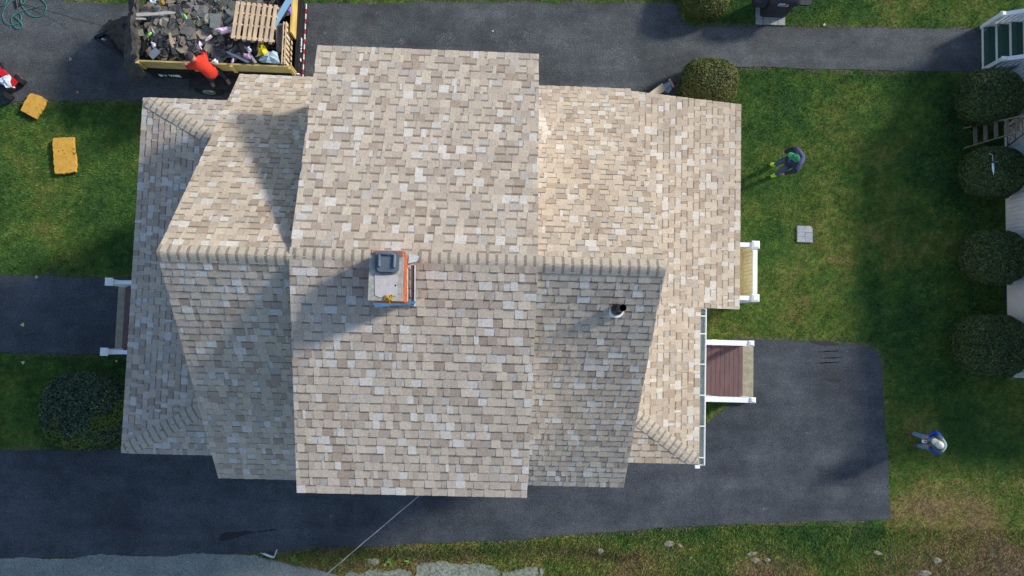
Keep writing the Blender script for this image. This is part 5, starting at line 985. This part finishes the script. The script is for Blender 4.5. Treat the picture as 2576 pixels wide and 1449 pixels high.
for s_ in (-1, 1): mb = MB(); mb.tube([LC(-.4, .2 * s_, .35), LC(-.75, .22 * s_, .75), LC(-1.05, .22 * s_, .9)], .014, 6); obj('handlebar', mb, M['pipe'], mo_)
mb = MB(); mb.tube([LC(.1, .29, .5), LC(-.1, .33, .55), LC(-.35, .31, .6), LC(-.45, .34, .62)], .018, 6); obj('lever', mb, M['pipe'], mo_)
crumple('plastic_sheet', [(-8, 199), (10, 190), (24, 188), (27, 196), (24, 214), (14, 220), (5, 212), (-6, 206)], .66, (.62, .72, .80), 'white and pale blue plastic draped over the red machine', 'plastic sheet', 31, .05)
for u, v, s_ in ((34, 220, .05), (28, 218, .03), (18, 221, .022)): mb = MB(); mb.blob(at(u, v, .42), (s_, s_ * .5, .03), 8, 5, col=(.7, .66, .68)); obj('clip', mb, M['vc'], mo_)
# covered grill on its pavers
gp = thing('paver_pad', tuple(at(1938, 44, 0)), 'row of grey square pavers beneath the covered grill', 'pavers'); pa, pb = at(1901, 60.5, .04), at(1975.5, 60.5, .04); w_ = (pb.x - pa.x) / 4
for i in range(4):
    for j in range(3): mb = MB(); hh = .2 if j else .165; yy = pa.y + (.0 if j == 0 else .168 + (j - 1) * .205) + (.035 if i == 3 and j == 0 else 0) * 0; mb.prism(rrect(pa.x + (i + .5) * w_, yy + hh / 2, w_ - .012, hh - .006, .012, 3), -.02, .042 + .003 * ((i + j) % 2), col=random.choice([(.33, .34, .33), (.37, .37, .35), (.30, .31, .31)])); obj('paver', mb, M['paver'], gp)
gb, gt_ = at(1908, 46, .05), at(1976, 46, .05); gcx, gy_f = (gb.x + gt_.x) / 2 + .02, gb.y + .02
grl = thing('covered_grill', (gcx, gy_f + .3, 0), 'barbecue under a fitted dark navy cover with a white and red badge', 'grill')
mb = MB(); mb.prism(rrect(gcx, gy_f + .31, .74, .58, .08), .05, .86); obj('cover_skirt', mb, M['cover'], grl)
mb = MB(); n = 14; prof = [(-.33, .86), (-.35, .95), (-.30, 1.08), (-.18, 1.19), (0, 1.23), (.18, 1.19), (.30, 1.08), (.34, .95), (.32, .86)]; vs = []
for k, xx in enumerate((-.42, -.39, -.30, .30, .39, .42)): s_ = (.72, .93, 1, 1, .93, .72)[k]; vs += [(gcx + .02 + xx, gy_f + .33 + y * s_, .86 + (z - .86) * s_) for y, z in prof]
m_ = len(prof); mb.mesh(vs, [(i * m_ + j, (i + 1) * m_ + j, (i + 1) * m_ + j + 1, i * m_ + j + 1) for i in range(5) for j in range(m_ - 1)], smooth=True); mb.face(vs[:m_]); mb.face(vs[-m_:][::-1]); obj('cover_hood', mb, M['cover'], grl)
for s_, ln in ((-1, .42), (1, .36)): mb = MB(); xx = gcx + .02 + s_ * (.40 + ln / 2); mb.prism(rrect(xx, gy_f + .30, ln, .5, .1), .60 if s_ < 0 else .82, .90); obj('cover_side', mb, M['cover'], grl)
lg = at(1977, 4.5, 1.1); up_g = Vector((0, .85, .53)).normalized(); nb_ = Vector((0, -.53, .85)).normalized(); ctr = Vector((lg.x - .03, gy_f + .01, 1.0)); mb = MB(); mb.bar(ctr - Vector((.14, 0, 0)), ctr + Vector((.14, 0, 0)), .13, .008, up=nb_, col=(.74, .74, .76)); mb.bar(ctr - Vector((.13, 0, 0)) + nb_ * .004, ctr + Vector((.13, 0, 0)) + nb_ * .004, .112, .006, up=nb_, col=(.03, .03, .04)); mb.bar(ctr + Vector((.07, 0, 0)) + nb_ * .007, ctr + Vector((.13, 0, 0)) + nb_ * .007, .112, .006, up=nb_, col=(.55, .02, .08)); bd = obj('badge', mb, M['vc'], grl)
lettering('weber', .085, ctr - Vector((.122, 0, 0)) + nb_ * .011 - up_g * .026, (1, 0, 0), up_g, M['letter'], bd, .86, .02)
# paver square in the rear lawn
ps = thing('paver_pad', tuple(at(2025, 589, 0)), 'lone square of four grey pavers set in the rear lawn', 'pavers'); a, b_ = at(2006, 608.5, .05), at(2044.5, 569, .05); xm = a.x + (b_.x - a.x) * .51; hl2 = b_.y - a.y; G_ = .006
for x0, x1, y0, y1, cut in ((a.x, xm - G_, a.y, a.y + hl2 * .345, 0), (a.x, xm - G_, a.y + hl2 * .36, b_.y, 0), (xm, b_.x, a.y, a.y + hl2 * .58, 0), (xm, b_.x - .004, a.y + hl2 * .60, b_.y, 1)):
    pts = [(x0, y0), (x1, y0), (x1, y1 - (.07 if cut else .01)), (x1 - (.045 if cut else .01), y1), (x0 + .008, y1), (x0, y1 - .008)]; mb = MB(); mb.prism(pts, -.02, .05 + random.uniform(-.003, .004), col=random.choice([(.34, .36, .37), (.37, .38, .39), (.32, .34, .36)])); obj('paver', mb, M['paver'], ps)
# plank, rag and tool by the upper corner
ba, bb_ = at(1671.5, 217, .34), at(1639, 241, .34); dd = (ba - bb_).normalized(); bl = MB(); bl.bar(bb_ - dd * .9, ba, .205, .04); tag(obj('plank', bl, M['palletwood']), 'pale wooden plank poking out from under the roof edge', 'plank')
for i in (0, 1): b = MB(); b.box(ba - dd * (.25 + .75 * i) - Vector((0, 0, .182)), (.1, .2, .315), math.atan2(dd.y, dd.x)); tag(obj('timber_block', b, M['greywood']), 'timber block under the %s end of the pale plank' % ('open' if i == 0 else 'hidden'), 'block')
crumple('work_jacket', [(1668, 213), (1677, 208), (1684, 203), (1689, 207), (1690, 216), (1688, 226), (1682, 232), (1678, 229), (1673, 233), (1674, 224)], .38, (.20, .25, .30), 'crumpled grey-blue work jacket on the end of the pale plank', 'jacket', 41, .06)
tb_ = thing('hand_tool', tuple(at(1690, 209, .38)), 'small orange handled tool with a yellow head lying on the jacket', 'tool'); mb = MB(); mb.bar(at(1687, 204, .42), at(1694, 219, .42), .05, .03, col=(.62, .24, .13)); obj('handle', mb, M['vc'], tb_); mb = MB(); mb.blob(at(1685, 201, .42), (.035, .03, .025), 8, 5, col=(.62, .52, .08)); obj('head', mb, M['vc'], tb_)
# caulking guns
def caulk(label, pts, z, flip=False):
    n0, t0, t1, rod, hook, g0, g1 = [at(u, v, z) for u, v in pts]; o = thing('caulking_gun', tuple(t0.lerp(t1, .5) - Vector((0, 0, .03))), label, 'caulking gun')
    mb = MB(); mb.tube([t0, t1], .026, 10, col=(.50, .66, .80)); mb.tube([t0.lerp(t1, .25), t0.lerp(t1, .75)], .0268, 10, col=(.62, .72, .84)); cg = obj('cartridge', mb, M['vc'], o); mb = MB(); mb.tube([t0, n0], [.012, .005], 8, col=(.72, .76, .8)); obj('nozzle', mb, M['vc'], cg)
    mb = MB(); mb.tube([t1, rod, hook], .007, 6, col=(.55, .56, .58)); obj('rod', mb, M['vc'], o); mb = MB(); mb.bar(g0, g1, .022, .03, col=(.05, .06, .09) if not flip else (.55, .60, .74)); mb.bar(t1, g0, .05, .03, col=(.05, .06, .09) if not flip else (.45, .50, .66)); obj('grip', mb, M['vc'], o)
    mb = MB(); mb.tube([g0.lerp(g1, .2), g0.lerp(g1, .8) + (g1 - g0).cross(Vector((0, 0, 1))).normalized() * (-.04)], .006, 5, col=(.3, .32, .36)); obj('trigger', mb, M['vc'], o)
caulk('caulking gun with a pale blue cartridge lying on a clipped bush', [(2499.6, 440), (2499, 432), (2497.5, 411), (2497, 390), (2488.5, 385.5), (2498, 405), (2513, 410)], 1.52)
caulk('pale lilac caulking gun lying on the gravel edge of the lower driveway', [(655, 1391), (663, 1393), (684, 1401), (686, 1402), (687, 1402), (690, 1401), (697, 1382)], .06, True)
# stones, leaves, stains, cable
def stone(u, v, a, b, label, seed, rz=0, h=.07): c = at(u, v, .02); mb = MB(); mb.blob((c.x, c.y, -.005), (a * .85, b * .85, h * .75), 9, 6, jit=.22, seed=seed, smooth=False, q=Quaternion((0, 0, 1), rz)); tag(obj('stone', mb, M['stone']), label, 'stone', 'stones in the verge')
stone(939, 1413, .20, .13, 'big pale stone beside the old pavement, close to the cable', 1, -.1); stone(1683, 1368, .17, .10, 'cream coloured stone in the verge just below the driveway edge', 2, .2); stone(1711, 1373, .08, .07, 'small grey stone a short way right of the cream coloured one', 3)
stone(1510, 1387, .11, .10, 'brownish stone in the bare strip of the verge', 4); stone(1892, 1394, .20, .07, 'long flat pale stone, upper one of a close pair in the verge', 5, .3); stone(1901, 1409, .17, .08, 'pale stone right below the long flat one', 6); stone(1930, 1409, .12, .07, 'grey stone to the right of the close pair', 7)
stone(2209, 1392, .16, .07, 'flat grey stone in the grass below the driveway corner', 8, -.2); stone(2358, 1410, .16, .11, 'pinkish grey stone at the lower right in tan grass', 9); stone(2327, 1443, .26, .11, 'large grey stone cut by the bottom edge of the lawn', 10, .1)
def leaf(u, v, s_, label, col=(.50, .46, .22), z=.03): c = at(u, v, z); a0 = random.uniform(0, 6); mb = MB(); mb.mesh([c + Vector((math.cos(a0 + k * 1.0472) * s_ * (1 if k % 2 else .62), math.sin(a0 + k * 1.0472) * s_ * (1 if k % 2 else .62), .012 * (k % 2))) for k in range(6)] + [c + Vector((0, 0, .004))], [(k, (k + 1) % 6, 6) for k in range(6)], col=col); tag(obj('fallen_leaf', mb, M['leaf']), label, 'leaf', 'fallen leaves')
leaf(57, 817, .07, 'pale yellow leaf on the front walkway'); leaf(92, 697, .0 + .06, 'pale leaf at the upper edge of the front walkway', (.35, .32, .18)); leaf(58, 912, .06, 'cream leaf in the grass below the front walkway', (.5, .46, .26), .07); leaf(293, 908, .04, 'small yellow leaf near the front steps rail', (.5, .45, .15), .07); leaf(195, 232, .045, 'orange leaf on the driveway left of the tarp', (.45, .2, .12)); leaf(3037 / 1.5528 + 118, 62, .05, 'pale leaf at the grass edge beside the neighbour\'s walkway', (.45, .45, .25)); leaf(1240, 212 - 140 + 6, .03, 'white speck of litter on the upper driveway', (.7, .7, .7)); leaf(177, 149, .06, 'pale grey scrap on the driveway left of the tarp', (.22, .25, .28))
def stain(pts, z, label): p = rag(rag(P2(pts), .03, .2, len(pts)), .012, .04, 5); p = p if area(p) > 0 else p[::-1]; mb = MB(); mb.face([(x, y, z) for x, y in p]); tag(obj('sealer_stain', mb, M['blacktop_patch']), kind='structure')
stain([(556, 1343), (575, 1337), (640, 1335), (700, 1333), (640, 1341), (600, 1350), (572, 1360), (557, 1362), (551, 1354)], .0085, ''); stain([(2035, 859), (2085, 860), (2110, 864), (2100, 869), (2050, 867)], .0085, ''); stain([(2068, 954), (2100, 952), (2115, 956), (2112, 960), (2085, 958)], .0085, '')
for k, (u, v, L_) in enumerate(((2085, 884, 40), (2098, 900, 34), (2092, 912, 44), (2100, 926, 20))): stain([(u - L_, v), (u, v - 2), (u + L_ * .7, v), (u, v + 2.5)], .0088, '')
ca_, cb_ = at(1062, 1240, 6.9), at(820, 1449, 6.6); cd = (cb_ - ca_); mb = MB(); path = [ca_ + cd * t + Vector((0, 0, -.25 * math.sin(min(t / 3, 1) * math.pi))) for t in [k * .12 for k in range(0, 26)]]; mb.tube(path, .0075, 6); pv = Vector((-cd.y, cd.x, 0)).normalized()
mb.tube([p + pv * .011 * math.sin(k * 2.1) + Vector((0, 0, .011 * math.cos(k * 2.1))) for k, p in enumerate(path)], .0055, 5); tag(obj('service_cable', mb, M['cable']), 'twisted service cable running from the dormer eave to the lower edge', 'cable')
for i, (u, v) in enumerate(((742, 1404), (1030, 1410), (983, 1411))):                    # broad-leaved weeds
    c = at(u, v, 0); mb = MB(); r2 = random.Random(i)
    for k in range(34): a0 = r2.uniform(0, 6.28); l_2 = r2.uniform(.05, .14); d2 = Vector((math.cos(a0), math.sin(a0), r2.uniform(.1, .7))); s2 = Vector((-d2.y, d2.x, 0)) * .022; p = Vector((c.x, c.y, .02)); mb.face([p, p + d2 * l_2 * .55 - s2, p + d2 * l_2, p + d2 * l_2 * .55 + s2], 0, tuple(x_ * r2.uniform(.7, 1.3) for x_ in ((.09, .19, .03) if i != 1 else (.12, .2, .03))))
    tag(obj('weed', mb, M['leaf']), ('leafy green weed beside the caulking gun on the gravel edge', 'bright weed among the verge grass right of the big pale stone', 'low weed just right of the big pale stone')[i], 'weed', 'weeds in the verge')

def specks(name, pts, size, cols, mat, z):
    """grit: small flat flecks lying on the asphalt"""
    mb = MB(); r2 = random.Random(len(pts))
    for x, y in pts: a0 = r2.uniform(0, 6.28); s_ = size * r2.uniform(.4, 1.5); mb.face([(x + math.cos(a0 + k * 1.571) * s_ * r2.uniform(.5, 1), y + math.sin(a0 + k * 1.571) * s_ * r2.uniform(.5, 1), z + .0006 * k) for k in range(4)], 0, r2.choice(cols))
    tag(obj(name, mb, mat), kind='stuff')
rr = random.Random(3); pts = []
for u, v, s_ in ((1135, 92, .10), (1110, 96, .08), (1247, 91, .10), (1285, 107, .10), (1327, 92, .11), (1424, 115, .08), (1523, 144, .10), (1010, 104, .07), (1560, 130, .12), (1600, 150, .10)):
    c = at(u, v, 0)
    for k in range(90): pts.append((c.x + rr.gauss(0, s_), c.y + rr.gauss(0, s_)))
specks('plaster_dust', pts, .012, [(.17, .18, .18), (.22, .23, .23), (.14, .15, .15)], M['leaf'], .006)
gxr, gyr = RNG.uniform(X0 + 1, X1 - 3, 4000), RNG.uniform(Y0 + 1, Y1 - 1, 4000); okg = np.zeros(4000, bool)
for p in (driveA[::4], driveB[::4], walkC[::4]): okg |= inpoly(gxr, gyr, p)
okg &= ~((gxr > XL) & (gxr < XR) & (gyr > WY0) & (gyr < WY1)); pts = list(zip(gxr[okg].tolist(), gyr[okg].tolist()))[:1100]
specks('driveway_grit', pts, .011, [(.18, .17, .15), (.24, .21, .16), (.14, .13, .10), (.28, .28, .26), (.10, .08, .05)], M['leaf'], .006)
